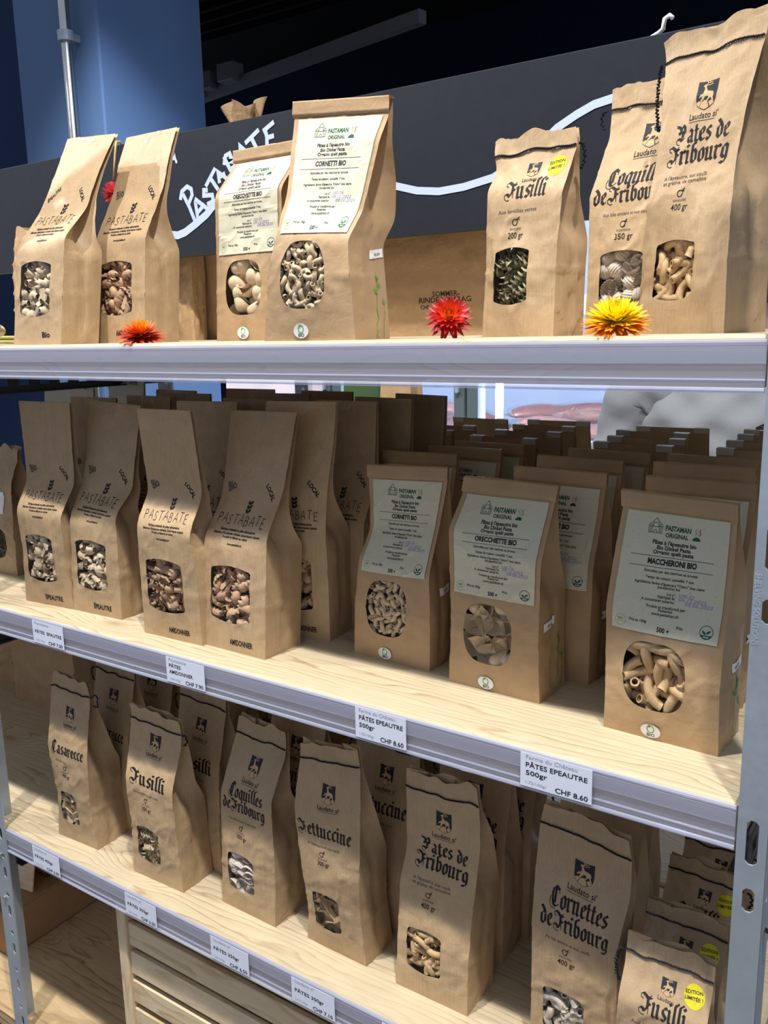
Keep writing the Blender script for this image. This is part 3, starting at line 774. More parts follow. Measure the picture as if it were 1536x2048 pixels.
def fill_pasta(root, sf, win, kind, rnd, single=True, layers=2):
    pname, meshes, cell = pasta_mesh(kind)
    W = sf.w; H = sf.H
    x0, x1 = win[0]*W-.2*cell, win[1]*W+.2*cell; z0, z1 = win[2]*H-.2*cell, win[3]*H+.2*cell
    nx = max(2, round((x1-x0)/cell)); nz = max(2, round((z1-z0)/cell))
    joined = MB()
    pts = {id(m): [v.co.copy() for v in m.vertices] for m in meshes}
    for L in range(layers):
        for j in range(nz):
            for i in range(nx):
                me = rnd.choice(meshes)
                x = x0+(i+.5+.5*(j % 2)*.6+rnd.uniform(-.3, .3)+.4*L)*(x1-x0)/nx; z = z0+(j+.5+rnd.uniform(-.3, .3)+.3*L)*(z1-z0)/nz
                if x > x1+.3*cell: continue
                E = Matrix.Rotation(rnd.uniform(0, 6.28), 4, 'Y') @ Matrix.Rotation(rnd.uniform(-.6, .6), 4, 'X') @ Matrix.Rotation(rnd.uniform(0, 6.28), 4, 'X' if rnd.random() < .5 else 'Z')
                if kind in ('elbow_small', 'macaroni_big', 'hook', 'ribbon', 'scroll', 'fusilli', 'fusilli_green', 'elbow_ribbed'):
                    E = Matrix.Rotation(rnd.uniform(0, 6.28), 4, 'Y') @ Matrix.Rotation(rnd.gauss(0, .35), 4, 'Z') @ Matrix.Rotation(rnd.uniform(0, 6.28), 4, 'X')
                elif kind in ('shell_big', 'shell_ribbed'):
                    E = Matrix.Rotation(rnd.uniform(0, 6.28), 4, 'Y') @ Matrix.Rotation(math.pi/2*(1 if rnd.random() < .6 else -1)+rnd.gauss(0, .45), 4, 'X') @ Matrix.Rotation(rnd.gauss(0, .3), 4, 'Z')
                P = [E @ p for p in pts[id(me)]]
                lo, hi = min(p.x for p in P), max(p.x for p in P)
                x = min(max(x, .006-lo), W-.006-hi)
                z = max(z, .006-min(p.z for p in P))
                off = max((sf.y_at(x+p.x, max(z+p.z, .004))-p.y) for p in P[::2])
                y = off+.0007+L*cell*.62+rnd.uniform(0, .0015)
                T = Matrix.Translation((x-W/2, y, z)) @ E
                if single: inst(pname, me, root, T)
                else: joined.add([T @ p for p in pts[id(me)]], [tuple(f.vertices) for f in me.polygons])
    if not single:
        o = joined.build('pasta_filling', meshes[0].materials[0], root, True); o['kind'] = 'stuff'

def thread_line(sf, v, parent, tail=None, rnd=random):
    mb = MB(); n = 46
    dash = MB()
    for i in range(n):
        u0 = i/n; u1 = (i+.82)/n
        a = sf.front(u0, v, .0009+.0004*(i % 2)); b = sf.front(u1, v, .0009); a.z += .0004; b.z -= .0005
        mb.tube([a, (a+b)/2+Vector((0, -.0006, 0)), b], .00105, 5)
    o = mb.build('stitching', M['thread'], parent)
    if tail:
        side, ln, curl = tail
        mb = MB(); p = sf.front(1 if side > 0 else 0, v, .001); pts = []
        for i in range(int(ln/.0012)):
            t = i*.0012/ln
            q = p+Vector((side*(.004+.006*math.sin(t*3.0)*curl), -.0015, -ln*t*(1-curl*.2)+.003*math.sin(t*6)*curl))
            q += Vector((.0019*math.sin(i*1.9), .0006*math.cos(i*1.9), .0008*math.cos(i*2.3))); pts.append(q)
        mb.tube(pts, .0012, 5); mb.build('thread_tail', M['thread'], parent)
    return o

def sheet(sf, name, u0, u1, v0, v1, mat, parent, off=.0012, nu=24, nv=34):
    us = [u0+(u1-u0)*i/nu for i in range(nu+1)]; vs = [v0+(v1-v0)*i/nv for i in range(nv+1)]
    mb = MB(); mb.grid(lambda a, b: sf.front(u0+(u1-u0)*a, v0+(v1-v0)*b, off), nu, nv)
    mb.f = [t for f in mb.f for t in ((f[0], f[1], f[2]), (f[0], f[2], f[3]))]; mb.m = [0]*len(mb.f)
    sf.lab = Sampler(us, vs, [Vector(p) for p in mb.v])
    return mb.build(name, mat, parent)

LINES = ["Fabrique artisanale de pâtes alimentaires", "Sélection d'anciennes céréales biologiques suisses", "Produit et élaboré en suisse", "www.pastabate.ch"]
def tall_print(sf, parent, tl, tr, bottom, full=True):
    W = sf.w; pr = Print()
    x = .09*W
    for i, ch in enumerate('PASTABATE'):
        pr.strokes('ink', SANS[ch], x, .1745+.0012*math.sin(i*2.1), .0092*W/.113, .0116, .00092); x += .0104*W/.113
    for k in range(3):
        for sg in (-1, 1):
            pr.shape('ink', leaf(.545*W, .189+k*.0052, .0068, .0026, 90-sg*44))
    def word(t, cx, cy, rot, size, wd): pr.text('ink_grey' if t == 'Bio' else 'ink', t, cx*W, cy, size, wd, .035, 'c', rot)
    if tl == 'Bio': word(tl, .18, .2165, 22, .0180, .0155)
    else: word(tl, .20, .2180, 40, .0085, .0300)
    word(tr, .79, .2150, -46, .0090, .0265)
    if full:
        for t, y, x0, x1 in zip(LINES, (.1660, .1612, .1566, .1478), (.22, .12, .30, .39), (.80, .88, .70, .63)):
            pr.text('ink', t, x0*W, y, .0044, (x1-x0)*W, .03)
    pr.text('ink', bottom, (.45 if bottom != 'Bio' else .62)*W, .0105, .0112, (.36 if bottom != 'Bio' else .16)*W, .03)
    return pr.build('lettering', lambda x, y, o: sf.on(x/W, y/sf.H, o+.00012), parent)

def stitched_print(sf, parent, lines, sub, weight, dy=0, badge=False, mark='BIOSUISSE'):
    """lines: [(text, baseline, width fraction, centre u)]; dy shifts shield and name"""
    W = sf.w; pr = Print(); k = W/.106
    if badge:
        shield(pr, .53*W, .1635, .0150, .0150)
        pr.text('ink', "Laudato si'", .43*W, .1590, .0050, .25*W, .004)
    else:
        shield(pr, .52*W, .2165+dy, .0225*k, .0285*min(k, 1))
        pr.text('ink', "Laudato si'", .365*W, .2088+dy, .0088*k, .32*W, .008)
        pr.shape('ink', line_stroke([(.365*W, .2068+dy), (.655*W, .2068+dy)], .0005))
    for t, y, wf, cu in lines: pr.black('ink', t, cu*W, y, wf*W, (.0145 if len(lines) == 1 else .0126)*min(k, 1))
    y = lines[-1][1]-.0145
    for t in sub:
        pr.text('ink_grey', t, .17*W, y, .0054, .52*W if len(t) > 16 else .3*W, .006); y -= .0050
    y -= .0085
    bud(pr, .41*W, y, .0088); pr.text('ink_grey', mark, .34*W, y-.0040, .0030, .15*W, .01)
    pr.text('ink', weight, .325*W, y-.0128, .0092, .20*W, .006)
    if badge:
        pr.shape('yellow', disc(.82*W, .172, .0105), None)
        pr.text('ink', 'ÉDITION', .72*W, .1735, .0042, .19*W, .02, rot=6, layer=1)
        pr.text('ink', 'LIMITÉE !', .72*W, .1680, .0042, .2*W, .02, rot=6, layer=1)
    return pr.build('lettering', lambda x, y, o: sf.on(x/W, y/sf.H, o+.00012), parent)

def label_print(sf, parent, title, u0, u1, h0, h1, pen=('100-74', '09.12.2022', '09.06.2023'), full=True, off=.0010):
    W = sf.w; x0 = u0*W; lw = (u1-u0)*W; lh = h1-h0; pr = Print()
    X = lambda a: x0+a*lw
    Y = lambda b: h1-b*lh
    g = 'ink_green'
    cx, cy, s = X(.30), Y(.165), lh*.105
    for pl in ([(-.55, 0), (.55, 0), (.55, .62), (.22, .62)], [(-.55, 0), (-.55, .62), (-.22, .62)], [(-.22, .55), (-.22, .95), (.22, .95), (.22, .55), (-.22, .55)], [(-.3, .95), (0, 1.4), (.3, .95)],
               [(-.42, 0), (-.42, .6)], [(-.3, 0), (-.3, .6)], [(.42, 0), (.42, .6)], [(.3, 0), (.3, .6)], [(-.58, .64), (-.42, .9), (-.28, .64)], [(.58, .64), (.42, .9), (.28, .64)],
               [(-.12, 0), (-.12, .2), (0, .3), (.12, .2), (.12, 0)]):
        pr.strokes(g, [pl], cx, cy, s, s*.85, .00055)
    pr.text(g, 'PASTAMAN', X(.395), Y(.135), .0072, .25*lw, .035)
    pr.text(g, 'ORIGINAL', X(.405), Y(.19), .0062, .22*lw, .03)
    pr.shape(g, poly([(X(.66), Y(.19)), (X(.74), Y(.19)), (X(.73), Y(.165)), (X(.70), Y(.155)), (X(.67), Y(.17))]))
    for a, ink in ((.685, 'ink_pen'), (.705, 'ink_yellow'), (.725, 'ink')):
        pr.shape(ink, line_stroke([(X(a), Y(.145)), (X(a+.012), Y(.125)), (X(a), Y(.108)), (X(a+.01), Y(.09))], .0006))
    def cen(t, b, size, wf, bold=.03, a=.5): pr.text('ink', t, X(a)-wf*lw/2, Y(b), size, wf*lw, bold)
    cen("Pâtes à l'épeautre bio", .255, .0058, .42); cen('Bio Dinkel Pasta', .297, .0056, .32); cen('Organic spelt pasta', .335, .0056, .38)
    for b in (.358, .448): pr.shape('ink', line_stroke([(X(.1), Y(b)), (X(.88), Y(b))], .0005))
    cen(title, .422, .0078, .03*len(title)+.04, .045)
    if full:
        cen('Extrudées par des matrices en bronze', .492, .0040, .50, .02); cen('Temps de cuisson conseillé: 7 min.', .545, .0040, .46, .02)
        cen("Ingrédients: farine d'épeautre \"Ostro\" bise claire", .592, .0040, .65, .02); cen('(mi-blanche) bio', .622, .0040, .21, .02)
        for t, b, wf in (('Lot n°:', .672, .08), ('Fabriqué le:', .700, .16), ("A consommer jusqu'au:", .730, .31)):
            pr.text('ink', t, X(.57)-wf*lw, Y(b), .0040, wf*lw, .02)
        cen('Produit et transformé par:', .782, .0040, .36, .02); cen('Pastaman', .808, .0040, .13, .02); cen('www.pastaman.ch', .840, .0042, .25, .02)
        for t, b, a in zip(pen, (.672, .703, .735), (.60, .60, .66)):
            pr.text('ink_pen', t, X(a), Y(b), .0052, (.14 if len(t) < 8 else .25)*lw, 0, slant=.2)
        pr.text('ink', 'Prix au 100g:', X(.17), Y(.915), .0040, .17*lw, .02); pr.text('ink', 'Prix:', X(.62), Y(.925), .0040, .06*lw, .02)
    cen('500 g', .972, .0066, .115, .03)
    r = .0056; cx, cy = X(.085), Y(.925)
    pr.shape('ink_light_green', line_stroke(circle_pts(cx, cy, r, 22), .0003)); pr.text('ink_light_green', 'BIO', cx-.0026, cy+.0004, .0034, .0052, .03)
    pr.text('ink_light_green', 'biosuisse', cx-.0035, cy-.0020, .0018, .007, 0)
    cx, cy = X(.89), Y(.91)
    pr.shape(g, line_stroke(circle_pts(cx, cy, .0062, 24), .0006))
    pr.shape(g, poly(circle_pts(cx, cy, .0062, 12, 205, 335))); pr.text('white', 'VEGAN', cx-.0028, cy-.0050, .0020, .0056, .03, layer=1)
    pr.shape(g, leaf(cx, cy-.0018, .0056, .0014, 40)); pr.shape(g, leaf(cx, cy-.0018, .0052, .0014, 140))
    return pr.build('label_lettering', lambda x, y, o: sf.lab(x/W, y/sf.H, o), parent)

def bio_sticker(sf, parent, u=.435, h=.011):
    W = sf.w; mb = MB(); vs, fs = disc(0, 0, .0108, .0082, 22)
    mb.add([sf.front(u+p[0]/W, max(h+p[1], .0006)/sf.H, .0016) for p in vs], fs)
    o = mb.build('bio_sticker', M['white'], parent)
    pr = Print()
    pr.shape('ink_light_green', line_stroke(circle_pts(0, .0022, .0036, 16, 0, 360, .0042), .0010)); pr.shape('ink_light_green', leaf(-.001, .0035, .0042, .0016, 95), None)
    pr.text('ink_green', 'BIO', -.0040, -.0065, .0052, .0085, .02)
    pr.build('sticker_lettering', lambda x, y, q: sf.front(u+x/W, max(h+y, .0006)/sf.H, .0016+q), o)

def side_price(sf, parent, t0, h0, t1=None):
    """little white price label on the right-hand gusset"""
    mb = MB(); t1 = t1 or t0+.46
    mb.grid(lambda a, b: sf.side(True, t0+(t1-t0)*a, (h0+.010*b+.004*a)/sf.H, .0009), 8, 3)
    o = mb.build('price_sticker', M['white'], parent)
    pr = Print(); pr.text('ink_grey', '8.60', .3, .3, .42, .45, .01)
    pr.build('sticker_lettering', lambda x, y, q: sf.side(True, t0+(t1-t0)*x, (h0+.010*y+.004*x)/sf.H, .0009+q), o, .00035, 0)

def side_plant(sf, parent):
    """green sprig printed low on the right-hand gusset"""
    pr = Print(); g = 'ink_light_green'; d = sf.d
    for pl in ([(.60, .002), (.62, .016), (.70, .024), (.64, .034), (.68, .050), (.70, .066)], [(.82, .002), (.86, .03), (.90, .045)]):
        pr.shape(g, line_stroke([(p[0]*d, p[1]) for p in pl], .0009))
    for cx, cy, ang, l in ((.70, .064, 100, .010), (.69, .052, 140, .009), (.71, .058, 40, .007), (.88, .040, 110, .006)): pr.shape(g, leaf(cx*d, cy, l, .0026, ang))
    pr.build('plant_print', lambda x, y, q: sf.side(True, x/d, y/sf.H, q+.0004), parent)

def top_fold(sf, parent, hf):
    """folded-over top band"""
    mb = MB(); v0 = hf/sf.H
    def fn(a, b):
        u = -.012+1.024*a
        if b < .2: return sf.front(u, v0+.012*(b/.2), .0006+.0022*(b/.2))
        if b < .8: return sf.front(u, v0+.012+(1.004-v0-.012)*(b-.2)/.6, .0028)
        p = sf.front(u, 1.004, .0028); q = sf.back(u, 1.0); q.y += .0015; t = (b-.8)/.2
        return p.lerp(q, t)+Vector((0, 0, .0015*math.sin(math.pi*t)))
    mb.grid(fn, 14, 15); mb.build('top_fold', M['kraft_smooth'], parent, True)

def start_bag(name, label, cat, group, loc, yaw, sf):
    """loc = world position of the front-left base corner"""
    c, s = math.cos(yaw), math.sin(yaw)
    x = loc[0]+c*sf.w/2-s*sf.d/2; y = loc[1]+s*sf.w/2+c*sf.d/2
    return empty(name, (x, y, loc[2]), yaw, label, cat, group)

def tall_bag(loc, yaw, levels, depth, label, tl='Bio', tr='LOCAL', bottom='AMIDONNIER', pasta='campanelle_emmer', single=True, seed=1, group=None, tape=True):
    sf = Surf(levels, depth, 'tall', seed, .0045); rnd = random.Random(seed)
    root = start_bag('pasta_bag', label, 'pasta bag', group or 'tall kraft pasta bags', loc, yaw, sf)
    win = (.14, .775, .0405/sf.H, .1195/sf.H, bowed)
    mb, outl = body_mesh(sf, win, None)
    body = mb.build('paper_body', M['kraft_rib'], root, True)
    film_mesh(sf, outl, win).build('window_film', M['film'], root, True)
    tall_print(sf, body, tl, tr, bottom)
    if tape:
        mb = MB(); vs, fs = disc(0, 0, 1, 1, 16)
        mb.add([sf.front(.5+p[0]*.17, 1+min(p[1], 0)*.055, .0007) for p in vs], fs); mb.build('clear_tape', M['wrap'], root)
    fill_pasta(root, sf, win, pasta, rnd, single)
    return root

def label_bag(loc, yaw, levels, depth, label, title, pasta, single=True, seed=1, group=None, price=(.2, .075), plant=False, pen=('100-74', '09.12.2022', '09.06.2023'), tabs=False, fold=True):
    sf = Surf(levels, depth, 'label', seed, .006); rnd = random.Random(seed)
    root = start_bag('pasta_bag', label, 'pasta bag', group or 'labelled kraft pasta bags', loc, yaw, sf)
    win = (.175, .725, .0355/sf.H, .1095/sf.H, oval)
    mb, outl = body_mesh(sf, win, None)
    mb.build('paper_body', M['kraft_smooth'], root, True)
    film_mesh(sf, outl, win).build('window_film', M['film'], root, True)
    k = sf.H/.255
    lab = sheet(sf, 'paper_label', .06, .95, .118/sf.H, min(.237*k, sf.H-.018)/sf.H, M['label'], root)
    label_print(sf, lab, title, .06, .95, .118, min(.237*k, sf.H-.018), pen)
    if fold: top_fold(sf, root, sf.H-.0165)
    bio_sticker(sf, root)
    if price: side_price(sf, root, *price)
    if plant: side_plant(sf, root)
    if tabs:
        for u in (.0, .80):
            mb = MB()
            def fn(a, b):
                if b <= .5: return sf.back(u+.2*a, 1-.035*(1-2*b))+Vector((0, .0022, .0012))
                return sf.back(u+.2*a, 1.0).lerp(sf.front(u+.2*a, 1.0), (b-.5)*2)+Vector((0, .0022-.006*(b-.5)*2, .0018))
            mb.grid(fn, 3, 4); mb.build('closing_tab', M['tape'], root)
    fill_pasta(root, sf, win, pasta, rnd, single)
    return root

def stitched_bag(loc, yaw, levels, depth, label, lines, sub, weight, pasta, single=True, seed=1, group=None, tail=None, dy=0, badge=False, mark='BIOSUISSE', wrap=False, small=False):
    sf = Surf(levels, depth, 'stitched', seed, .005, .0018, .006); rnd = random.Random(seed)
    root = start_bag('pasta_bag', label, 'pasta bag', group or 'stitched kraft pasta bags', loc, yaw, sf)
    win = (.155, .64, .0335/sf.H, .0925/sf.H, bowed)
    mb, outl = body_mesh(sf, win, None)
    body = mb.build('paper_body', M['kraft_fine'], root, True)
    film_mesh(sf, outl, win).build('window_film', M['film'], root, True)
    stitched_print(sf, body, lines, sub, weight, dy, badge, mark)
    thread_line(sf, 1-(.017 if small else .024)/sf.H, root, tail, rnd)
    if wrap:
        mb = MB(); mb.grid(lambda a, b: sf.front(a*1.02-.01, .02+.98*b, .0035+.002*noise.noise(Vector((a*6, b*7, seed)))), 14, 26)
        mb.build('clear_wrap', M['wrap'], root, True)
    fill_pasta(root, sf, win, pasta, rnd, single)
    return root

# ---------------------------------------------------------------- the place: shop shell
def struct(name, mb, mat, smooth=False):
    return tag(mb.build(name, mat, None, smooth), kind='structure')
Z1, Z2, Z3, Z4 = CZ-.007, CZ-.4262, CZ-.8412, CZ-1.256          # shelf tops
XL, XR = -1.353, -.1486                                         # inner faces of the uprights
YF, YM, YB = .780, 1.230, 1.680                                 # front, middle and back of the double-sided rack
mb = MB(); mb.box((-7, -4, -.05), (4, 7, 0)); struct('floor', mb, M['floor'])
mb = MB(); mb.box((-7, 6.0, 0), (4, 6.1, 4.2)); struct('wall_back', mb, M['navy'])
mb = MB(); mb.box((-7, 2.45, 0), (-2.80, 2.55, 4.2)); struct('wall_left_shade', mb, M['navy_shade'])  # added wall; its dark colour replaces the shadow beside the column
mb = MB(); mb.box((-7, 2.0, 3.75), (4, 7, 3.85)); struct('ceiling', mb, M['blackc'])
mb = MB(); mb.bbox((-2.86, 2.0, 0), (-2.43, 2.46, 3.75), .006); struct('trim_column', mb, M['blue'])
pipe = empty('heating_pipe', (-2.53, 1.955, 0), 0, 'shiny chrome pipe running up the blue column', 'pipe')
mb = MB(); mb.tube([(0, 0, 0), (0, 0, 3.75)], .018, 16); mb.build('pipe_run', M['chrome'], pipe, True)
for z in (CZ+.46, CZ+.93):
    mb = MB(); mb.tube([(0, 0, z), (0, 0, z+.03)], .026, 16); mb.box((-.012, 0, z+.004), (.012, .05, z+.026)); mb.build('pipe_clip', M['steel'], pipe)
duct = empty('cable_duct', (0, 0, 0), 0, 'grey cable duct bending along the dark wall high up', 'duct')
def bar(mb, a, b, w, h):
    a, b = Vector(a), Vector(b); t = (b-a).normalized(); s = t.cross(Vector((0, 0, 1))).normalized()*w/2; u = Vector((0, 0, h/2))
    vs = [a-s-u, a+s-u, a+s+u, a-s+u, b-s-u, b+s-u, b+s+u, b-s+u]
    mb.add(vs, [(0,3,2,1),(4,5,6,7),(0,1,5,4),(1,2,6,5),(2,3,7,6),(3,0,4,7)])
cz = CZ+1.70
for a, b in (((-4.80, 3.9, cz), (-4.92, 4.95, cz)), ((-4.92, 4.93, cz), (-2.76, 4.50, cz))):
    mb = MB(); bar(mb, a, b, .06, .07); mb.build('duct_run', M['duct'], duct)
for x, y, s in ((-4.72, 4.84, .05), (-4.48, 4.80, .075)):
    mb = MB(); mb.bbox((x-s, y-s, cz+.0), (x+s, y+s*.6, cz+.12), .008); mb.build('junction_box', M['duct'], duct)
mb = MB(); bar(mb, (-4.83, 4.35, cz-.9), (-4.83, 4.35, cz), .05, .05); mb.v = mb.v[:0]; mb.f = mb.f[:0]; mb.m = mb.m[:0]
mb.box((-4.82, 4.2, cz-1.2), (-4.78, 4.24, cz)); mb.build('duct_drop', M['duct'], duct)
slats = empty('ceiling_grille', (-3.9, 3.1, CZ+1.72), 0, 'black slatted ceiling grille hanging in the dark upper corner', 'grille')
for i in range(14):
    mb = MB(); mb.box((-.9, -.55+i*.12, 0), (1.6, -.52+i*.12, .07)); mb.build('slat', M['blackc'], slats)
for q in (-.92, 1.58):
    mb = MB(); mb.box((q, -.6, .05), (q+.04, 1.15, .12)); mb.build('frame_bar', M['steel_dark'], slats)
lamp = empty('track_lamp', (-2.18, 2.52, CZ+1.60), 0, 'dim bluish lamp housing hanging at the top edge', 'lamp')
mb = MB(); mb.tube([(0, 0, .2), (0, 0, 0)], [.07, .05], 12); mb.build('housing', M['steel_dark'], lamp, True)
mb = MB(); mb.tube([(0, 0, .2), (0, 0, 2.0)], .012, 8); mb.build('rod', M['steel_dark'], lamp, True)

# ---------------------------------------------------------------- rack
rack = empty('shelving_rack', (-.75, YM, 0), 0, 'double-sided shelving rack with pine boards and galvanised slotted uprights', 'shelf rack')
OX, OY = -.75, YM
def rel(mb):
    mb.v = [(p[0]-OX, p[1]-OY, p[2]) for p in mb.v]; return mb
def shelf(zt, x0, x1, y0, y1, th, mat, railz=None, name='shelf_board'):
    mb = MB(); mb.bbox((x0, y0, zt-th), (x1, y1, zt), .0035); b = rel(mb).build(name, mat, rack, False)
    return b
def price_rail(zt, zb, x0, x1, parent):
    """clear ticket rail with a rolled rim above and below and a doubled upper half"""
    mb = MB(); y = YF-.0012
    mb.box((x0, y-.0030, zb+.004), (x1, y-.0016, zt-.004)); r = rel(mb).build('price_rail', M['rail'], parent)
    mb = MB(); mb.tube([(x0, y-.0022, zt-.003), (x1, y-.0022, zt-.003)], .0026, 8); rel(mb).build('rail_rim', M['rail_edge'], parent)
    mb = MB(); mb.tube([(x0, y-.0022, zb+.0105), (x1, y-.0022, zb+.0105)], .0014, 8); rel(mb).build('rail_rim', M['rail_edge'], parent)
    mb = MB(); mb.tube([(x0, y-.0030, zb+.002), (x1, y-.0030, zb+.002)], .0024, 8); rel(mb).build('rail_rim', M['rail_edge'], parent)
    mb = MB(); mb.box((x0, y-.0050, (zt+zb)/2+.002), (x1, y-.0042, zt-.006)); rel(mb).build('rail_flap', M['rail'], parent)
    return r
boards = {}
for zt, th in ((Z1, .044), (Z2, .043), (Z3, .043)):
    b = shelf(zt, -2.75, XR-.001, YF, YM-.004, th, M['pine_shelf'])
    shelf(zt, -2.75, XR-.001, YM+.004, YB, th, M['pine_shelf'])
    boards[zt] = b
b4 = shelf(Z4, -2.75, XR-.001, YF, YM-.004, .04, M['pine_low'])
shelf(Z4, -2.75, XR-.001, YM+.004, YB, .04, M['pine_low'])
ZR = {1: (CZ-.0105, CZ-.0552), 2: (CZ-.4262, CZ-.4708), 3: (CZ-.8412, CZ-.8862)}
price_rail(*ZR[1], -2.75, XR-.002, boards[Z1])
for k, z in ((2, Z2), (3, Z3)):
    price_rail(*ZR[k], XL+.001 if k == 3 else -1.349, XR-.002, boards[z])
    if k == 2: price_rail(*ZR[k], -2.75, -1.352, boards[z])
RSLOT = [(.02+.30*i+d, .02+.30*i+d+h) for i in range(7) for d, h in ((.0, .040), (.062, .024))]
RSLOT = sorted([(CZ+a, CZ+b) for a, b in ((-.204, -.166), (-.251, -.229), (-.480, -.436), (-.528, -.504), (-.742, -.700), (-.79, -.766), (-1.0, -.96), (-1.05, -1.026), (-1.27, -1.23), (-.02, .02), (.10, .124), (.28, .32))])
LSLOT = [(.03+i*.0385, .03+i*.0385+(.022 if i % 2 else .009)) for i in range(50)]
def upright(xi, y, sgn, slots, zmax=2.05, hw=(.008, .0185), flange=True):
    """slotted angle: front flange (in x) with punched holes, side flange (in y); xi = inner edge, sgn = direction away from the bay"""
    t = .0022; wd = .026 if sgn > 0 else .040
    mb = MB(); a, b = sorted((xi, xi+sgn*wd)); s0, s1 = sorted((xi+sgn*hw[0], xi+sgn*hw[1]))
    def slab(x0, x1, z0, z1): mb.box((x0, y-t/2, z0), (x1, y+t/2, z1))
    slab(a, s0, 0, zmax); slab(s1, b, 0, zmax); z = 0.0
    for z0, z1 in slots:
        if z1 > zmax-.01: break
        slab(s0, s1, z, z0); c = min(.0031, (z1-z0)*.3)
        for xa, xb in ((s0, s0+c), (s1, s1-c)):                      # clipped corners
            for za, zb in ((z0, z0+c), (z1, z1-c)):
                vs = [(xa, y-t/2, za), (xb, y-t/2, za), (xa, y-t/2, zb), (xa, y+t/2, za), (xb, y+t/2, za), (xa, y+t/2, zb)]
                mb.add(vs, [(0, 1, 2), (3, 5, 4), (0, 3, 4, 1), (1, 4, 5, 2), (2, 5, 3, 0)])
        z = z1
    slab(s0, s1, z, zmax)
    o = rel(mb).build('upright_face', M['steel'], rack)
    mb = MB(); xo = xi+sgn*wd; x0, x1 = sorted((xo-sgn*t, xo))
    mb.box((x0, y, 0), (x1, y+.014, zmax)); mb.box((x0, y+.022, 0), (x1, y+.038, zmax)); z = 0
    for z0, z1 in slots:
        if z1 > zmax-.01: break
        mb.box((x0, y+.014, z), (x1, y+.022, z0+.005)); z = z1+.005
    mb.box((x0, y+.014, z), (x1, y+.022, zmax))
    rel(mb).build('upright_flange', M['steel'], rack)
    return o
pR = upright(XR, .7745, 1, RSLOT, 2.05)
upright(XL, .7745, -1, LSLOT, 2.05, (.010, .019))
for y in (YM, YB-.02):
    zm = CZ+.28 if y < 1.5 else Z1-.05
    upright(XL, y, -1, LSLOT, zm, (.010, .019)); upright(XR, y, 1, RSLOT, zm)
# bolts on the left and right uprights
for x, y, z in ((-1.376, .7735, CZ-.985), (-1.376, .7735, CZ-.90), (-.1215, .790, CZ-.555), (-.1215, .790, CZ-.30)):
    mb = MB(); mb.tube([(x, y-.004, z), (x, y+.002, z)], [.0045, .0055], 8); rel(mb).build('bolt', M['chrome'], rack)
# raised maker's lettering on the right upright, reading downwards
pr = Print(); pr.text('ink', 'SHELVING SOLUTIONS', 0, 0, .0078, .064, .0)
mb = MB()
for (ink, lay), (V, F) in pr.g.items():
    mb.add([(XR+.0014+p[1], .7728, CZ-.2065-p[0]) for p in V], F)
rel(mb).build('embossed_lettering', plain('bright_emboss', (214, 224, 236), .3, .6), pR)
# side beams under each shelf, with slots
for zt in (Z1, Z2, Z3):
    for x in (XL-.006, XR+.006):
        for y0, y1 in ((YF+.012, YM-.01), (YM+.02, YB-.03)):
            zb = zt-.046; mb = MB(); h0 = zb-.034
            mb.box((x-.001, y0, h0), (x+.001, y1, h0+.012)); mb.box((x-.001, y0, zb-.008), (x+.001, y1, zb))
            k = 0; y = y0
            while y < y1-.03:
                mb.box((x-.001, y, h0+.012), (x+.001, y+.022, zb-.008)); y += .022+.018; k += 1
            mb.box((x-.001, y, h0+.012), (x+.001, y1, zb-.008))
            mb.box((x-.001, y0, h0), (x+.016 if x < -1 else x-.016, y1, h0+.002)) if x < -1 else mb.box((x-.016, y0, h0), (x+.001, y1, h0+.002))
            rel(mb).build('side_beam', M['steel_dark'], rack)
    mb = MB(); mb.box((-1.345, YM-.012, zt-.075), (XR-.003, YM-.009, zt-.046)); 
    if zt != Z1: rel(mb).build('cross_beam', M['steel_dark'], rack)

# price cards in the rails
def card(x0, z1, z0, w, lines, label, group='price cards in the shelf rails'):
    root = empty('price_tag', (x0+w/2, YF-.0060, z0), 0, label, 'price tag', group)
    mb = MB(); h = z1-z0; mb.box((-w/2, -.0010, 0), (w/2, -.0006, h)); c = mb.build('card', M['tagpaper'], root)
    pr = Print()
    for ink, t, fx, fy, size, wf, al in lines:
        pr.text(ink, t, -w/2+fx*w, fy*h, size*h, wf*w, .014 if ink == 'ink' else 0, al)
    pr.build('card_lettering', lambda x, y, o: Vector((x, -.0010-o, y)), root)
def pb_lines(name2, price, head='Pastabate', unit=None):
    L = [('tag_grey', head, .08, .84, .17, .46 if len(head) < 12 else .72, 'l')]
    fy = .60 if len(name2) > 1 else .46
    for t in name2:
        L.append(('ink', t, .08, fy, .20, min(.88, .0615*len(t)), 'l')); fy -= .24
    L.append(('ink', price, .50, .06, .21, .45, 'l'))
    if unit: L.append(('tag_grey', unit, .08, .10, .12, .30, 'l'))
    return L
M['tag_grey'] = plain('faint_card_ink', (168, 172, 190), .6)
card(-1.205, CZ-.430, CZ-.4665, .077, pb_lines(['PÂTES  EPAUTRE'], 'CHF 7.00', unit='1.40/100gr'), 'price card reading CHF 7.00 under the leftmost tall bags')
card(-.900, CZ-.430, CZ-.4665, .074, pb_lines(['PÂTES', 'AMIDONNIER'], 'CHF 7.90', unit='1.58/100gr'), 'price card reading CHF 7.90 on the middle rail')
card(-.577, CZ-.428, CZ-.4665, .071, pb_lines(['PÂTES EPEAUTRE', '500gr'], 'CHF 8.60', 'Ferme du Château', '1.72/100gr'), 'left of the two CHF 8.60 price cards')
card(-.364, CZ-.429, CZ-.4665, .078, pb_lines(['PÂTES EPEAUTRE', '500gr'], 'CHF 8.60', 'Ferme du Château', '1.72/100gr'), 'right of the two CHF 8.60 price cards, nearest the upright')
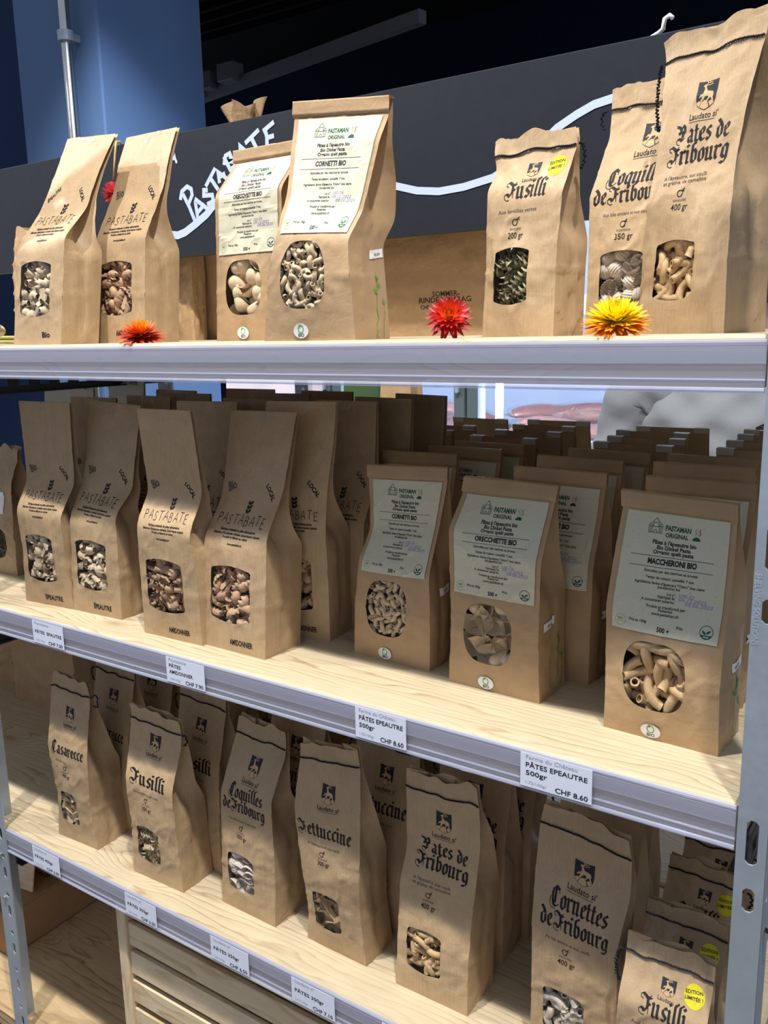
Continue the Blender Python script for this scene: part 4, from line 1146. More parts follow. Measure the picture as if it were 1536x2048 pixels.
card(-1.273, CZ-.845, CZ-.8815, .073, pb_lines(['PÂTES 400gr'], 'CHF 6.50', "Laudato si'", '1.63/100gr'), 'price card reading PÂTES 400gr at the left end of the lower rail')
card(-1.035, CZ-.845, CZ-.8815, .071, pb_lines(['PÂTES 350gr'], 'CHF 6.50', "Laudato si'", '1.86/100gr'), 'PÂTES 350gr price card above the left stile of the slatted crate')
card(-.849, CZ-.845, CZ-.8815, .074, pb_lines(['PÂTES 350gr'], 'CHF 6.50', "Laudato si'", '1.86/100gr'), 'PÂTES 350gr price card below the bag of ribbed shells')
card(-.697, CZ-.845, CZ-.8815, .073, pb_lines(['PÂTES 300gr'], 'CHF 7.10', "Laudato si'", '2.37/100gr'), 'price card reading PÂTES 300gr CHF 7.10')
card(-.549, CZ-.845, CZ-.8815, .073, pb_lines(['PÂTES 400gr'], 'CHF 6.50', "Laudato si'", '1.63/100gr'), 'price card cut by the bottom edge of the picture')

# slatted pine crate under the lower shelf
crate = empty('slatted_crate', (-.60, .80, Z4), 0, 'pale pine crate with horizontal slats under the lower shelf', 'crate')
def crel(mb, name, mat):
    mb.v = [(p[0]+.60, p[1]-.80, p[2]-Z4) for p in mb.v]; return mb.build(name, mat, crate)
for x in (-1.097, -.170):
    mb = MB(); mb.bbox((x, .798, Z4), (x+.021, .82, Z3-.048), .002); crel(mb, 'stile', M['pine_post'])
zs = [CZ-.893]+[CZ-.923-i*.0545 for i in range(7)]
slm = None
for i in range(7):
    zt = CZ-.898 if i == 0 else CZ-.9345-(i-1)*.0535; zb = CZ-.9225-i*.0535
    if zb < Z4: break
    mb = MB(); mb.bbox((-1.076, .804, zb), (-.170, .814, zt), .0015); crel(mb, 'slat', M['pine_slat'])
mb = MB(); mb.box((-1.076, 1.10, Z4), (-.17, 1.11, Z3-.05)); crel(mb, 'back_board', M['pine_slat'])
mb = MB(); mb.box((-1.095, .82, Z4), (-1.080, 1.11, Z3-.05)); crel(mb, 'side_board', M['pine_slat'])

# cartons on the bottom board, left
def carton(x0, y0, x1, y1, z0, h, rz, label, tape=False):
    cx, cy = (x0+x1)/2, (y0+y1)/2; a, b = (x1-x0)/2, (y1-y0)/2
    root = empty('carton', (cx, cy, z0), rz, label, 'carton', 'brown cartons low on the left')
    t = .004
    for name, p, q in (('side', (-a, -b, 0), (a, -b+t, h)), ('side', (-a, b-t, 0), (a, b, h)), ('side', (-a, -b, 0), (-a+t, b, h)), ('side', (a-t, -b, 0), (a, b, h)), ('bottom', (-a, -b, 0), (a, b, t))):
        mb = MB(); mb.bbox(p, q, .0012); mb.build(name, M['card'], root)
    for sg in (-1, 1):
        mb = MB(); mb.bbox((-a, min(0, sg*b), h), (a, max(0, sg*b), h+t), .0012); mb.build('flap', M['card'], root)
    if tape:
        mb = MB(); mb.box((a, b*.25, h*.50), (a+.0012, b*.60, h*.78)); mb.build('red_label', plain('dark_red_label', (110, 34, 28), .6), root)
carton(-1.96, .87, -1.565, 1.20, Z4, .095, .02, 'low brown carton lying on the bottom board', True)
carton(-2.02, 1.00, -1.60, 1.21, Z4+.101, .15, .0, 'brown carton stacked on the low carton')
ps = empty('card_sheet', (-1.68, .935, Z4+.100), .15, 'pale card sheet leaning against the stacked carton', 'card sheet')
mb = MB(); mb.bbox((-.10, -.002, 0), (.10, .002, .20), .001, Matrix.Rotation(math.radians(-12), 4, 'X')); mb.build('sheet', M['pine_slat'], ps)
# chalkboard sign over the middle of the rack
sign = empty('chalkboard_sign', (-.75, 1.214, CZ+.1475), 0, 'long black chalkboard sign lettered in white marker above the bags', 'sign')
mb = MB(); mb.bbox((-2.0, -.006, 0), (.85, .006, .219), .0015); mb.build('panel', M['board'], sign)
for x in (-1.27, .53):
    mb = MB(); mb.box((x-.015, .008, -.14), (x+.015, .014, .19)); mb.build('bracket', M['steel'], sign)
pr = Print(); ck = 'chalk'
def sxy(x, z): return (x+.75, z-.1475)
nck = [0]
def chalk(pts, w=.0078):
    nck[0] += 1; pr.shape(ck, line_stroke([sxy(*p) for p in pts], w), None, nck[0]*.15)
chalk([(-1.2635, 0.2575), (-1.2497, 0.235), (-1.2365, 0.2073)])
chalk([(-1.2714, 0.2519), (-1.267, 0.2642), (-1.2527, 0.2712), (-1.2422, 0.2659), (-1.2407, 0.2552), (-1.2507, 0.2414)])
chalk([(-1.2297, 0.2131), (-1.2334, 0.2419), (-1.2315, 0.2459), (-1.2051, 0.2288)])
chalk([(-1.2304, 0.2226), (-1.2123, 0.2347)])
chalk([(-1.2025, 0.2598), (-1.2101, 0.2605), (-1.2109, 0.2513), (-1.1896, 0.2502), (-1.1875, 0.2396), (-1.2015, 0.2358)])
chalk([(-1.2033, 0.2681), (-1.1801, 0.2933)])
chalk([(-1.1918, 0.2793), (-1.1754, 0.2591)])
chalk([(-1.1699, 0.2708), (-1.173, 0.2885), (-1.1533, 0.2751)])
chalk([(-1.1708, 0.278), (-1.1571, 0.2826)])
chalk([(-1.1558, 0.2997), (-1.1519, 0.3123), (-1.1415, 0.315), (-1.1378, 0.3066), (-1.1482, 0.3028), (-1.1309, 0.3008), (-1.1301, 0.2927), (-1.1421, 0.288)])
chalk([(-1.155, 0.3097), (-1.1421, 0.288)])
chalk([(-1.1156, 0.3148), (-1.1163, 0.3248), (-1.1069, 0.3167)])
chalk([(-1.1019, 0.3279), (-1.0729, 0.3435)])
chalk([(-1.0888, 0.334), (-1.0775, 0.315)])
chalk([(-1.0565, 0.3423), (-1.0532, 0.3303), (-1.0541, 0.315), (-1.0365, 0.3147)])
chalk([(-1.0533, 0.3293), (-1.0396, 0.3304)])
chalk([(-1.0593, 0.3417), (-1.0384, 0.3512)])
chalk([(-1.2819, 0.3323), (-1.2891, 0.3247), (-1.2828, 0.3229), (-1.2803, 0.3321), (-1.2794, 0.3246), (-1.2755, 0.3158)], .005)
chalk([(-1.3265, 0.1972), (-1.3073, 0.1907), (-1.2847, 0.1874), (-1.2649, 0.1913), (-1.2352, 0.204), (-1.206, 0.2184), (-1.1833, 0.2351)], .014)
chalk([(-0.8224, 0.2352), (-0.7947, 0.2249), (-0.7541, 0.2135), (-0.7145, 0.2084), (-0.672, 0.2104), (-0.623, 0.2182), (-0.5762, 0.2403), (-0.5463, 0.2562), (-0.5246, 0.2726), (-0.4962, 0.2859), (-0.4721, 0.2948), (-0.4467, 0.2986), (-0.4184, 0.2966)], .011)
pr.build('chalk_lettering', lambda x, y, o: Vector((x, -.0062-o, y)), sign)

# ---------------------------------------------------------------- bags on the rack (front row measured one by one)
R_ = math.radians
T_TALL = [(0,0,.113,0,0),(0,.078,.113,.078,.002),(0,.155,.113,.155,.005),(0,.2,.113,.2,.028),(0,.225,.113,.225,.034),(0,.33,.113,.33,.043)]
T_LAB = [(0,0,.122,0,0),(0,.075,.122,.075,.002),(0,.15,.122,.15,.006),(0,.2,.122,.2,.026),(0,.24,.122,.24,.036),(0,.255,.122,.255,.037)]
T_ST = [(0,0,.106,0,0),(0,.08,.106,.08,.002),(0,.17,.106,.17,.006),(0,.225,.106,.225,.02),(0,.27,.106,.27,.03),(0,.296,.106,.292,.03)]
T_SM = [(0,0,.09,0,0),(0,.07,.09,.07,.003),(0,.148,.09,.148,.008),(0,.175,.09,.175,.026),(0,.191,.09,.191,.032),(0,.208,.09,.208,.034)]
LV = {
'P1':((-1.218,0.800),0.0,0.066,[(0.000,0.000,0.113,0.000,0.000),(-0.002,0.140,0.115,0.150,0.021),(0.000,0.196,0.113,0.193,0.065),(0.004,0.219,0.109,0.213,0.077),(0.005,0.259,0.108,0.252,0.098),(-0.000,0.312,0.113,0.305,0.128)]),
'P2':((-1.138,0.885),0.0,0.066,[(0.000,0.000,0.113,0.000,0.000),(-0.000,0.150,0.113,0.150,0.015),(-0.000,0.191,0.113,0.191,0.039),(-0.000,0.221,0.113,0.221,0.056),(-0.000,0.267,0.113,0.267,0.071),(-0.000,0.311,0.113,0.311,0.091)]),
'Or1':((-0.918,0.925),0.0,0.070,[(0.000,0.000,0.122,0.000,0.000),(0.000,0.123,0.122,0.123,0.009),(0.000,0.199,0.122,0.199,0.012),(0.000,0.246,0.122,0.246,0.056),(0.000,0.264,0.122,0.264,0.057)]),
'Co1':((-0.705,0.788),1.0,0.070,[(0.000,0.000,0.130,0.000,0.000),(0.009,0.085,0.123,0.062,0.004),(0.017,0.123,0.115,0.107,0.011),(0.013,0.167,0.119,0.139,0.037),(0.003,0.220,0.128,0.216,0.060),(-0.002,0.257,0.131,0.243,0.075),(-0.001,0.275,0.131,0.262,0.076)]),
'Fu1':((-0.464,0.875),-8.0,0.060,[(0.000,0.000,0.090,0.000,0.000),(0.002,0.070,0.089,0.071,0.004),(-0.001,0.153,0.091,0.142,0.010),(-0.000,0.177,0.091,0.173,0.028),(-0.008,0.192,0.094,0.191,0.034),(-0.009,0.208,0.090,0.208,0.036)]),
'Cq1':((-0.399,1.010),-12.0,0.068,[(0.0, 0.0, 0.1136, 0.0, 0.0), (0.0022, 0.0742, 0.1157, 0.0742, 0.0), (-0.0022, 0.1561, 0.1114, 0.1561, 0.0066), (0.0022, 0.2238, 0.1157, 0.2238, 0.0382), (-0.0, 0.2468, 0.1136, 0.2468, 0.0437), (-0.0011, 0.2784, 0.1125, 0.2784, 0.0459)]),
'Pa1':((-0.315,0.941),-20.5,0.070,[(0.000,0.000,0.106,0.000,0.000),(0.009,0.077,0.104,0.070,0.002),(0.002,0.126,0.101,0.115,0.008),(0.005,0.187,0.095,0.158,0.020),(-0.000,0.237,0.096,0.211,0.030),(-0.009,0.281,0.105,0.283,0.045),(-0.013,0.300,0.104,0.299,0.045)]),
'E1':((-1.292,0.823),5.1,0.060,[(0.000,0.000,0.113,0.000,0.000),(0.007,0.088,0.106,0.077,-0.002),(0.006,0.158,0.108,0.153,-0.006),(0.001,0.199,0.112,0.201,0.025),(-0.000,0.266,0.113,0.263,0.026),(-0.003,0.330,0.115,0.329,0.027)]),
'E2':((-1.180,0.833),2.5,0.057,[(0.000,0.000,0.111,0.000,0.000),(0.002,0.074,0.110,0.073,0.003),(0.002,0.147,0.109,0.164,0.006),(-0.003,0.198,0.114,0.198,0.039),(-0.000,0.227,0.111,0.233,0.049),(-0.003,0.331,0.114,0.324,0.068)]),
'A1':((-0.992,0.817),1.6,0.062,[(0.000,0.000,0.116,0.000,0.000),(0.001,0.088,0.115,0.086,-0.001),(0.007,0.166,0.110,0.161,-0.006),(0.005,0.210,0.111,0.211,0.023),(0.005,0.269,0.111,0.272,0.017),(0.006,0.329,0.110,0.329,0.011)]),
'A2':((-0.881,0.827),-0.7,0.073,[(0.000,0.000,0.117,0.000,0.000),(0.000,0.078,0.117,0.082,0.007),(0.000,0.153,0.117,0.164,0.014),(0.004,0.197,0.113,0.200,0.044),(0.004,0.220,0.114,0.216,0.053),(-0.003,0.323,0.119,0.324,0.083)]),
'A3':((-0.842,0.914),7.2,0.067,[(0.000,0.000,0.110,0.000,0.000),(-0.000,0.076,0.110,0.076,0.000),(0.001,0.162,0.109,0.163,-0.001),(-0.002,0.208,0.112,0.211,0.001),(0.000,0.284,0.117,0.288,0.017),(0.004,0.335,0.118,0.336,0.024)]),
'Co2':((-0.677,0.909),-1.6,0.048,[(0.000,0.000,0.122,0.000,0.000),(0.001,0.072,0.121,0.070,0.004),(0.006,0.130,0.117,0.124,0.008),(0.007,0.170,0.117,0.185,0.035),(-0.001,0.239,0.123,0.238,0.044),(-0.001,0.252,0.123,0.257,0.045)]),
'Or2':((-0.518,0.891),-2.3,0.068,[(0.000,0.000,0.124,0.000,0.000),(0.003,0.078,0.121,0.075,0.001),(0.001,0.195,0.123,0.169,0.000),(0.001,0.233,0.123,0.231,0.033),(0.000,0.251,0.123,0.250,0.041)]),
'Ma2':((-0.310,0.868),-3.1,0.071,[(0.000,0.000,0.122,0.000,0.000),(0.002,0.040,0.121,0.068,-0.004),(-0.000,0.145,0.122,0.115,-0.003),(0.002,0.209,0.121,0.153,0.015),(0.003,0.245,0.120,0.236,0.027),(0.002,0.258,0.119,0.254,0.027)]),
'Ca3':((-1.258,0.816),2.7,0.068,[(0.000,0.000,0.100,0.000,0.000),(0.010,0.077,0.091,0.076,-0.001),(0.002,0.167,0.099,0.166,-0.005),(0.002,0.219,0.098,0.219,0.005),(0.002,0.271,0.098,0.267,0.014),(0.009,0.297,0.092,0.291,0.013)]),
'Fu3':((-1.060,0.814),1.5,0.065,[(0.000,0.000,0.110,0.000,0.000),(0.004,0.087,0.106,0.066,0.000),(0.004,0.162,0.106,0.167,-0.005),(-0.003,0.213,0.113,0.234,0.013),(0.001,0.269,0.109,0.264,0.021),(0.002,0.284,0.108,0.280,0.016)]),
'Cq3':((-0.884,0.835),-1.1,0.072,[(0.000,0.000,0.107,0.000,0.000),(0.000,0.084,0.107,0.071,0.005),(0.003,0.181,0.104,0.193,0.007),(0.001,0.217,0.106,0.232,0.027),(0.003,0.255,0.104,0.253,0.044),(0.008,0.286,0.100,0.282,0.048)]),
'Fe3':((-0.723,0.841),-1.2,0.062,[(0.000,0.000,0.104,0.000,0.000),(0.007,0.056,0.098,0.073,-0.003),(0.003,0.114,0.102,0.121,-0.009),(-0.005,0.209,0.109,0.228,-0.011),(0.001,0.283,0.103,0.291,0.000),(0.004,0.305,0.101,0.318,-0.003)]),
'Pa3':((-0.569,0.835),-0.0,0.070,[(0.000,0.000,0.107,0.000,0.000),(0.001,0.066,0.106,0.074,0.005),(0.001,0.152,0.106,0.127,0.015),(-0.001,0.176,0.108,0.221,0.034),(0.001,0.275,0.106,0.275,0.032),(0.003,0.294,0.104,0.296,0.030)]),
'Cn3':((-0.379,0.840),2.2,0.068,[(0.000,0.000,0.106,0.000,0.000),(0.002,0.080,0.104,0.086,-0.002),(0.003,0.173,0.103,0.172,-0.006),(-0.004,0.224,0.108,0.223,0.021),(-0.001,0.279,0.107,0.262,0.025),(0.004,0.307,0.103,0.289,0.024)])}
def spec(k, z):
    (x, y), a, d, lv = LV[k]; return (x, y, z), R_(a), lv, d

# upper shelf
tall_bag(*spec('P1', Z1), 'leftmost tall kraft bag on the top shelf, leaning back', 'ÉPEAUTRE', 'LOCAL', 'Bio', 'campanelle_spelt', seed=1)
tall_bag(*spec('P2', Z1), 'second tall kraft bag on the top shelf, behind the orange flower', 'Bio', 'LOCAL', 'AMIDONNIER', 'campanelle_emmer', seed=2)
label_bag(*spec('Or1', Z1), 'labelled bag of large shells on the top shelf, half hidden by the cornetti bag', 'ORECCHIETTE BIO', 'shell_big', seed=3, price=None)
label_bag(*spec('Co1', Z1), 'labelled cornetti bag with green sprig in the middle of the top shelf', 'CORNETTI BIO', 'elbow_small', seed=4, plant=True, price=(.55, .0905, .95))
FUS = [('Fusilli', .163, .70, .50)]
CQ = [('Coquilles', .1795, .66, .50), ('de Fribourg', .1585, .82, .46)]
PA = [('Pates de', .1875, .62, .56), ('Fribourg', .1675, .70, .55)]
CN = [('Cornettes', .190, .64, .53), ('de Fribourg', .1685, .80, .50)]
FE = [('Fettuccine', .178, .80, .48)]
CA = [('Casarecce', .160, .80, .50)]
sm = stitched_bag(*spec('Fu1', Z1), 'short stitched fusilli bag with yellow badge on the top shelf', [('Fusilli', .1425, .50, .54)], ['Aux lentilles vertes'], '200 gr', 'fusilli_green', seed=5, tail=(1, .03, 1.0), dy=-.055, badge=True, small=True)
stitched_bag(*spec('Cq1', Z1), 'stitched ribbed-shell bag on the top shelf behind the yellow flower', [('Coquilles', .165, .66, .5), ('de Fribourg', .1455, .82, .46)], ['Aux blés anciens et aux oeufs'], '350 gr', 'shell_ribbed', seed=6, tail=(-1, .025, 1.2), dy=-.014, mark='RECONVERSION')
stitched_bag(*spec('Pa1', Z1), 'large stitched bag of curved pasta at the right end of the top shelf', PA, ["A l'épeautre, aux oeufs", 'et graine de cameline'], '400 gr', 'hook', seed=7, tail=(-1, .075, .6))

# middle shelf, front row
tall_bag(*spec('E1', Z2), 'leftmost front tall bag marked épeautre on the middle shelf', bottom='ÉPEAUTRE', pasta='campanelle_spelt', seed=11)
tall_bag(*spec('E2', Z2), 'second front tall bag marked épeautre on the middle shelf', bottom='ÉPEAUTRE', pasta='campanelle_spelt', seed=12)
tall_bag(*spec('A1', Z2), 'left one of the two front tall bags marked amidonnier', bottom='AMIDONNIER', seed=13)
tall_bag(*spec('A2', Z2), 'right one of the two front tall bags marked amidonnier', bottom='AMIDONNIER', seed=14)
tall_bag(*spec('A3', Z2), 'tall amidonnier bag set back beside the cornetti bag', bottom='AMIDONNIER', seed=15)
label_bag(*spec('Co2', Z2), 'front labelled cornetti bag on the middle shelf', 'CORNETTI BIO', 'elbow_small', seed=16, price=(.5, .0905, .95))
label_bag(*spec('Or2', Z2), 'front labelled large-shell bag on the middle shelf with price sticker', 'ORECCHIETTE BIO', 'shell_big', seed=17, plant=True, price=(.14, .0835, .55))
label_bag(*spec('Ma2', Z2), 'front labelled maccheroni bag beside the right upright', 'MACCHERONI BIO', 'macaroni_big', seed=18, plant=True, pen=('100-32', '06.12.2022', '09.06.2023'), price=(.45, .078, .9))

# lower shelf, front row
stitched_bag(*spec('Ca3', Z3), 'front stitched casarecce bag at the left end of the lower shelf', CA, ['Au blé dur'], '400 gr', 'scroll', seed=21, tail=(1, .012, 3.0))
stitched_bag(*spec('Fu3', Z3), 'front stitched fusilli bag, second from the left on the lower shelf', FUS, ["A l'épeautre et aux oeufs"], '350 gr', 'fusilli', seed=22, tail=(1, .016, 1.5))
stitched_bag(*spec('Cq3', Z3), 'front stitched ribbed-shell bag on the lower shelf', CQ, ['Aux blés anciens et aux oeufs'], '350 gr', 'shell_ribbed', seed=23, mark='RECONVERSION', dy=-.006)
stitched_bag(*spec('Fe3', Z3), 'front stitched fettuccine bag on the lower shelf', FE, ["A l'épeautre et aux oeufs"], '300 gr', 'ribbon', seed=24, dy=.012)
stitched_bag(*spec('Pa3', Z3), 'front stitched bag of curved pasta, fifth along the lower shelf', PA, ["A l'épeautre, aux oeufs", 'et graine de cameline'], '400 gr', 'hook', seed=25, dy=.003)
stitched_bag(*spec('Cn3', Z3), 'front stitched cornettes bag cut by the bottom edge of the picture', CN, ['Au blé tendre et aux oeufs'], '400 gr', 'elbow_ribbed', seed=26, dy=.002)

# rows behind: one bag of each kind is built, the rest are copies
def place(root, x, y, z, yaw, w, d, label, tilt=0):
    c, s = math.cos(yaw), math.sin(yaw)
    root.location = (x+c*w/2-s*d/2, y+s*w/2+c*d/2, z); root.rotation_euler = (0, 0, yaw); root['label'] = label
def row(first, spots, z, w, d, flip=False):
    for i, (x, y, a, label) in enumerate(spots):
        o = first if i == 0 else copy_tree(first)
        place(o, x, y, z, R_(a), w, d, label)
tb = tall_bag((0, 0, 0), 0, T_TALL, .058, 'x', single=False, seed=31)
row(tb, [(-1.292, .903, 2, 'tall bag right behind the leftmost front épeautre bag'), (-1.225, .965, -2, 'tall bag behind and between the two épeautre bags'), (-1.205, 1.030, 3, 'third-row tall bag behind the second épeautre bag'),
         (-1.300, 1.096, -4, 'fourth-row tall bag at the left end of the middle shelf'), (-1.175, 1.160, 3, 'rearmost tall bag at the left end of the middle shelf'),
         (-1.025, .902, 8, 'tall bag directly behind the left amidonnier bag'), (-1.004, .972, -3, 'third-row tall bag behind the amidonnier bags'), (-1.030, 1.080, 6, 'fourth-row tall bag behind the amidonnier bags'), (-.995, 1.158, -2, 'rearmost tall bag behind the amidonnier bags'),
         (-.832, .995, -2, 'tall bag behind the set-back amidonnier bag'), (-.815, 1.066, -6, 'third-row tall bag next to the labelled bags'), (-.800, 1.150, -14, 'rearmost turned tall bag next to the labelled bags')], Z2, .113, .058)
lb = label_bag((0, 0, 0), 0, T_LAB, .062, 'x', 'CORNETTI BIO', 'elbow_small', single=False, seed=32, price=(.5, .075, .95))
row(lb, [(-.728, 1.030, 1, 'second labelled bag in the cornetti column'), (-.696, 1.106, -1, 'third labelled bag in the cornetti column'), (-.690, 1.172, -3, 'fourth labelled bag in the cornetti column'),
         (-.488, .972, -3, 'second labelled bag in the large-shell column'), (-.505, 1.078, -4, 'third labelled bag in the large-shell column'), (-.497, 1.166, -6, 'fourth labelled bag in the large-shell column'),
         (-.320, .975, -4, 'second labelled bag in the maccheroni column'), (-.345, 1.085, -2, 'third labelled bag in the maccheroni column'), (-.352, 1.166, -5, 'fourth labelled bag in the maccheroni column')], Z2, .122, .062)
rb = label_bag((0, 0, 0), 0, T_LAB, .062, 'x', 'ORECCHIETTE BIO', 'shell_big', single=False, seed=33, price=None, tabs=True, fold=False, group='labelled bags facing the far side')
rows = []
for nm, xs, ys in (('behind the cornetti column', (-.698, -.700, -.712, -.725), (1.300, 1.395, 1.490, 1.585)), ('behind the large-shell column', (-.484, -.492, -.508, -.500), (1.302, 1.385, 1.470, 1.552)), ('behind the maccheroni column', (-.303, -.312, -.315, -.322), (1.305, 1.400, 1.486, 1.560)), ('beyond the tall bags', (-.880, -.882, -.884), (1.352, 1.430, 1.570))):
    for i, (x, y) in enumerate(zip(xs, ys)):
        rows.append((x, y, nm, i))
for k, (x, y, nm, i) in enumerate(rows):
    o = rb if k == 0 else copy_tree(rb)
    # turned round: front faces the far side; measured top edge lies at y
    o.location = (x+.056, y-.006, Z2); o.rotation_euler = (0, 0, math.pi+R_((-3, 2, -2, 4)[i]))
    o['label'] = '%s bag with pale closing tabs turned away %s' % (('nearest', 'second', 'third', 'farthest')[i], nm)
ORD = ('second', 'third', 'fourth')
def back_rows(lines, sub, wt, pasta, spots, lbl, seed, mark='BIOSUISSE', dy=0):
    b = stitched_bag((0, 0, 0), 0, T_ST, .066, 'x', lines, sub, wt, pasta, single=False, seed=seed, mark=mark, dy=dy, tail=(-1, .03, 1))
    for i, (x, y, a) in enumerate(spots):
        o = b if i == 0 else copy_tree(b)
        place(o, x, y, Z3, R_(a), .106, .066, '%s stitched %s bag from the front on the lower shelf' % (ORD[i], lbl))
back_rows(CA, ['Au blé dur'], '400 gr', 'scroll', [(-1.258, .892, -2), (-1.250, .968, 3), (-1.262, 1.04, 0)], 'casarecce', 41)
back_rows(FUS, ["A l'épeautre et aux oeufs"], '350 gr', 'fusilli', [(-1.040, .888, -2), (-1.075, .972, 3), (-1.05, 1.05, 0)], 'fusilli', 42)
back_rows(CQ, ['Aux blés anciens et aux oeufs'], '350 gr', 'shell_ribbed', [(-.868, .918, 0), (-.875, .994, 2)], 'ribbed-shell', 43, 'RECONVERSION')
back_rows(FE, ["A l'épeautre et aux oeufs"], '300 gr', 'ribbon', [(-.700, .912, 2), (-.705, .988, -2)], 'fettuccine', 44)
back_rows(PA, ["A l'épeautre, aux oeufs", 'et graine de cameline'], '400 gr', 'hook', [(-.572, .935, 3), (-.565, 1.01, -2)], 'curved-pasta', 45)
back_rows(CN, ['Au blé tendre et aux oeufs'], '400 gr', 'elbow_ribbed', [(-.392, .920, -2), (-.402, 1.0, 2)], 'cornettes', 46)
fb = []
for i, (x, y, a, wr, lb_) in enumerate(((-.260, .790, 0, True, 'nearest short fusilli bag in clear wrap beside the right upright'), (-.264, .864, -3, True, 'second short fusilli bag in clear wrap by the right upright'), (-.270, .965, -5, False, 'third short fusilli bag by the right upright'), (-.268, 1.035, -2, False, 'rearmost short fusilli bag by the right upright'))):
    stitched_bag((x, y, Z3), R_(a), T_SM, .06, lb_, [('Fusilli', .1425, .50, .54)], ['Aux lentilles vertes'], '200 gr', 'fusilli_green', single=(i == 0), seed=51+i, dy=-.055, badge=True, small=True, wrap=wr, tail=(-1 if i == 0 else 1, .05 if i == 0 else .02, 1), group='short stitched fusilli bags')

# ---------------------------------------------------------------- plain bags seen behind and beside
def plain_bag(x, y, z, w, d, h, yaw, label, text=None, lean=.02, mat='kraft_plain', seed=1, crum=.004, kind='plain', cat='paper bag', group='plain kraft bags'):
    lv = [(0,0,w,0,0),(0,h*.3,w,h*.3,.002),(0,h*.6,w,h*.6,.004),(.004,h*.85,w-.004,h*.85,lean*.7),(.004,h,w-.004,h,lean)]
    sf = Surf(lv, d, kind, seed, .008, crum, .006)
    root = start_bag('paper_bag', label, cat, group, (x, y, z), R_(yaw), sf)
    mb, _ = body_mesh(sf, None, None, 16, 34)
    b = mb.build('paper_body', M[mat], root, True)
    if text:
        pr = Print()
        for t, tx, ty, s, wd in text: pr.text('ink', t, tx, ty, s, wd, .01)
        pr.build('lettering', lambda a, c, o: sf.on(a/w, c/sf.H, o+.00012), b)
    return root, sf
plain_bag(-.93, 1.275, Z1, .30, .11, .30, 1, 'wide kraft bag under the sign behind the red flower', [('SOMMER-', .163, .0635, .012, .050), ('RINDERCHSRAG', .138, .054, .012, .096), ('CHF', .140, .044, .009, .016)], seed=61, crum=.003)
plain_bag(-1.340, 1.305, Z1, .20, .11, .27, 0, 'tall kraft bag standing behind the labelled large-shell bag', seed=62, crum=.002)
plain_bag(-1.375, 1.252, Z1, .070, .035, .24, 2, 'crumpled pale kraft bag just right of the second tall bag', [('BISO', .008, .02, .008, .024)], seed=63, crum=.0045)
plain_bag(-1.75, 1.16, Z1, .14, .09, .24, 6, 'pinkish kraft bag at the left end of the top shelf', seed=64, crum=.006)
# bag tied at the neck, peeping over the sign
tied = empty('tied_bag', (-1.228, 1.345, Z1), 0, 'kraft bag gathered and tied with twine above the sign', 'paper bag', 'plain kraft bags')
mb = MB(); H = .448; NS = 36
def tb_fn(a, b):
    an = 2*math.pi*a
    zz = [0, .02, .20, .30, .355, .372, .386, .41, .44]; rr = [.075, .08, .085, .075, .03, .012, .013, .024, .037]
    z = b*.44; r = interp(zz, rr, z)
    pl = 1+(.32*math.sin(an*7) if z > .35 else .05*math.sin(an*5))
    sq = 1/max(abs(math.cos(an)), abs(math.sin(an)))**.5 if z < .3 else 1
    return (r*pl*sq*math.cos(an)*1.15, r*pl*sq*math.sin(an)*.6, z+(.008*math.sin(an*3+1) if z > .42 else 0))
mb.grid(tb_fn, 84, 40); mb.build('paper_body', M['kraft_plain'], tied, True)
mb = MB()
for q in range(3): mb.tube([(.015*math.cos(t*.4), .013*math.sin(t*.4), .374+q*.0035) for t in range(17)], .002, 6)
mb.tube([(-.012, -.012, .378), (-.025, -.02, .372), (-.04, -.022, .362), (-.05, -.024, .345), (-.055, -.024, .325)], .002, 6); mb.build('twine', M['twine'], tied, True)
# neighbour bay on the left
def herb_bag():
    lv = [(0,0,.12,0,0),(0,.1,.12,.1,.002),(0,.17,.12,.17,.006),(0,.21,.12,.21,.024),(0,.235,.12,.235,.028)]
    sf = Surf(lv, .08, 'stitched', 71, .006, .003, .008)
    root = start_bag('herb_bag', 'kraft bag with herb-filled window and white label beyond the left upright', 'paper bag', None, (-1.565, .90, Z2), R_(4), sf)
    win = (.2, .85, .03/sf.H, .09/sf.H, oval)
    mb, ol = body_mesh(sf, win, None); mb.build('paper_body', M['kraft_fine'], root, True)
    film_mesh(sf, ol, win).build('window_film', M['film'], root, True)
    sheet(sf, 'paper_label', .25, .82, .115/sf.H, .155/sf.H, M['white'], root)
    mb = MB(); rnd = random.Random(5)
    for i in range(420):
        p = Vector((rnd.uniform(-.045, .05), rnd.uniform(-.034, -.02), rnd.uniform(.02, .10))); q = p+Vector((rnd.uniform(-.01, .01), rnd.uniform(-.003, .003), rnd.uniform(-.01, .01)))
        mb.tube([p, q], .0009, 3)
    o = mb.build('dried_herbs', plain('dried_herbs', (128, 124, 84), .8, 0, .2, 0, 300, .4), root); o['kind'] = 'stuff'
herb_bag()
pale = plain('pale_glassine', (206, 204, 190), .4, 0, .4, .3, 30)
M['glassine'] = pale
for i, (x, y, w, h, lb_) in enumerate(((-1.560, 1.06, .15, .335, 'pale translucent bag at the far left of the middle shelf'), (-1.400, 1.09, .11, .345, 'pale bag showing its top edge behind the leftmost tall bag'), (-1.69, .97, .12, .30, 'greyish clear bag cut by the left edge of the picture'))):
    plain_bag(x, y, Z2, w, .05, h, 3-4*i, lb_, mat='glassine', seed=81+i, kind='tall', group='pale bags on the left')
mb = MB(); rnd = random.Random(3)
gb = empty('green_packet', (-1.78, 1.05, Z2), 0, 'green packet peeping out at the left edge of the middle shelf', 'packet')
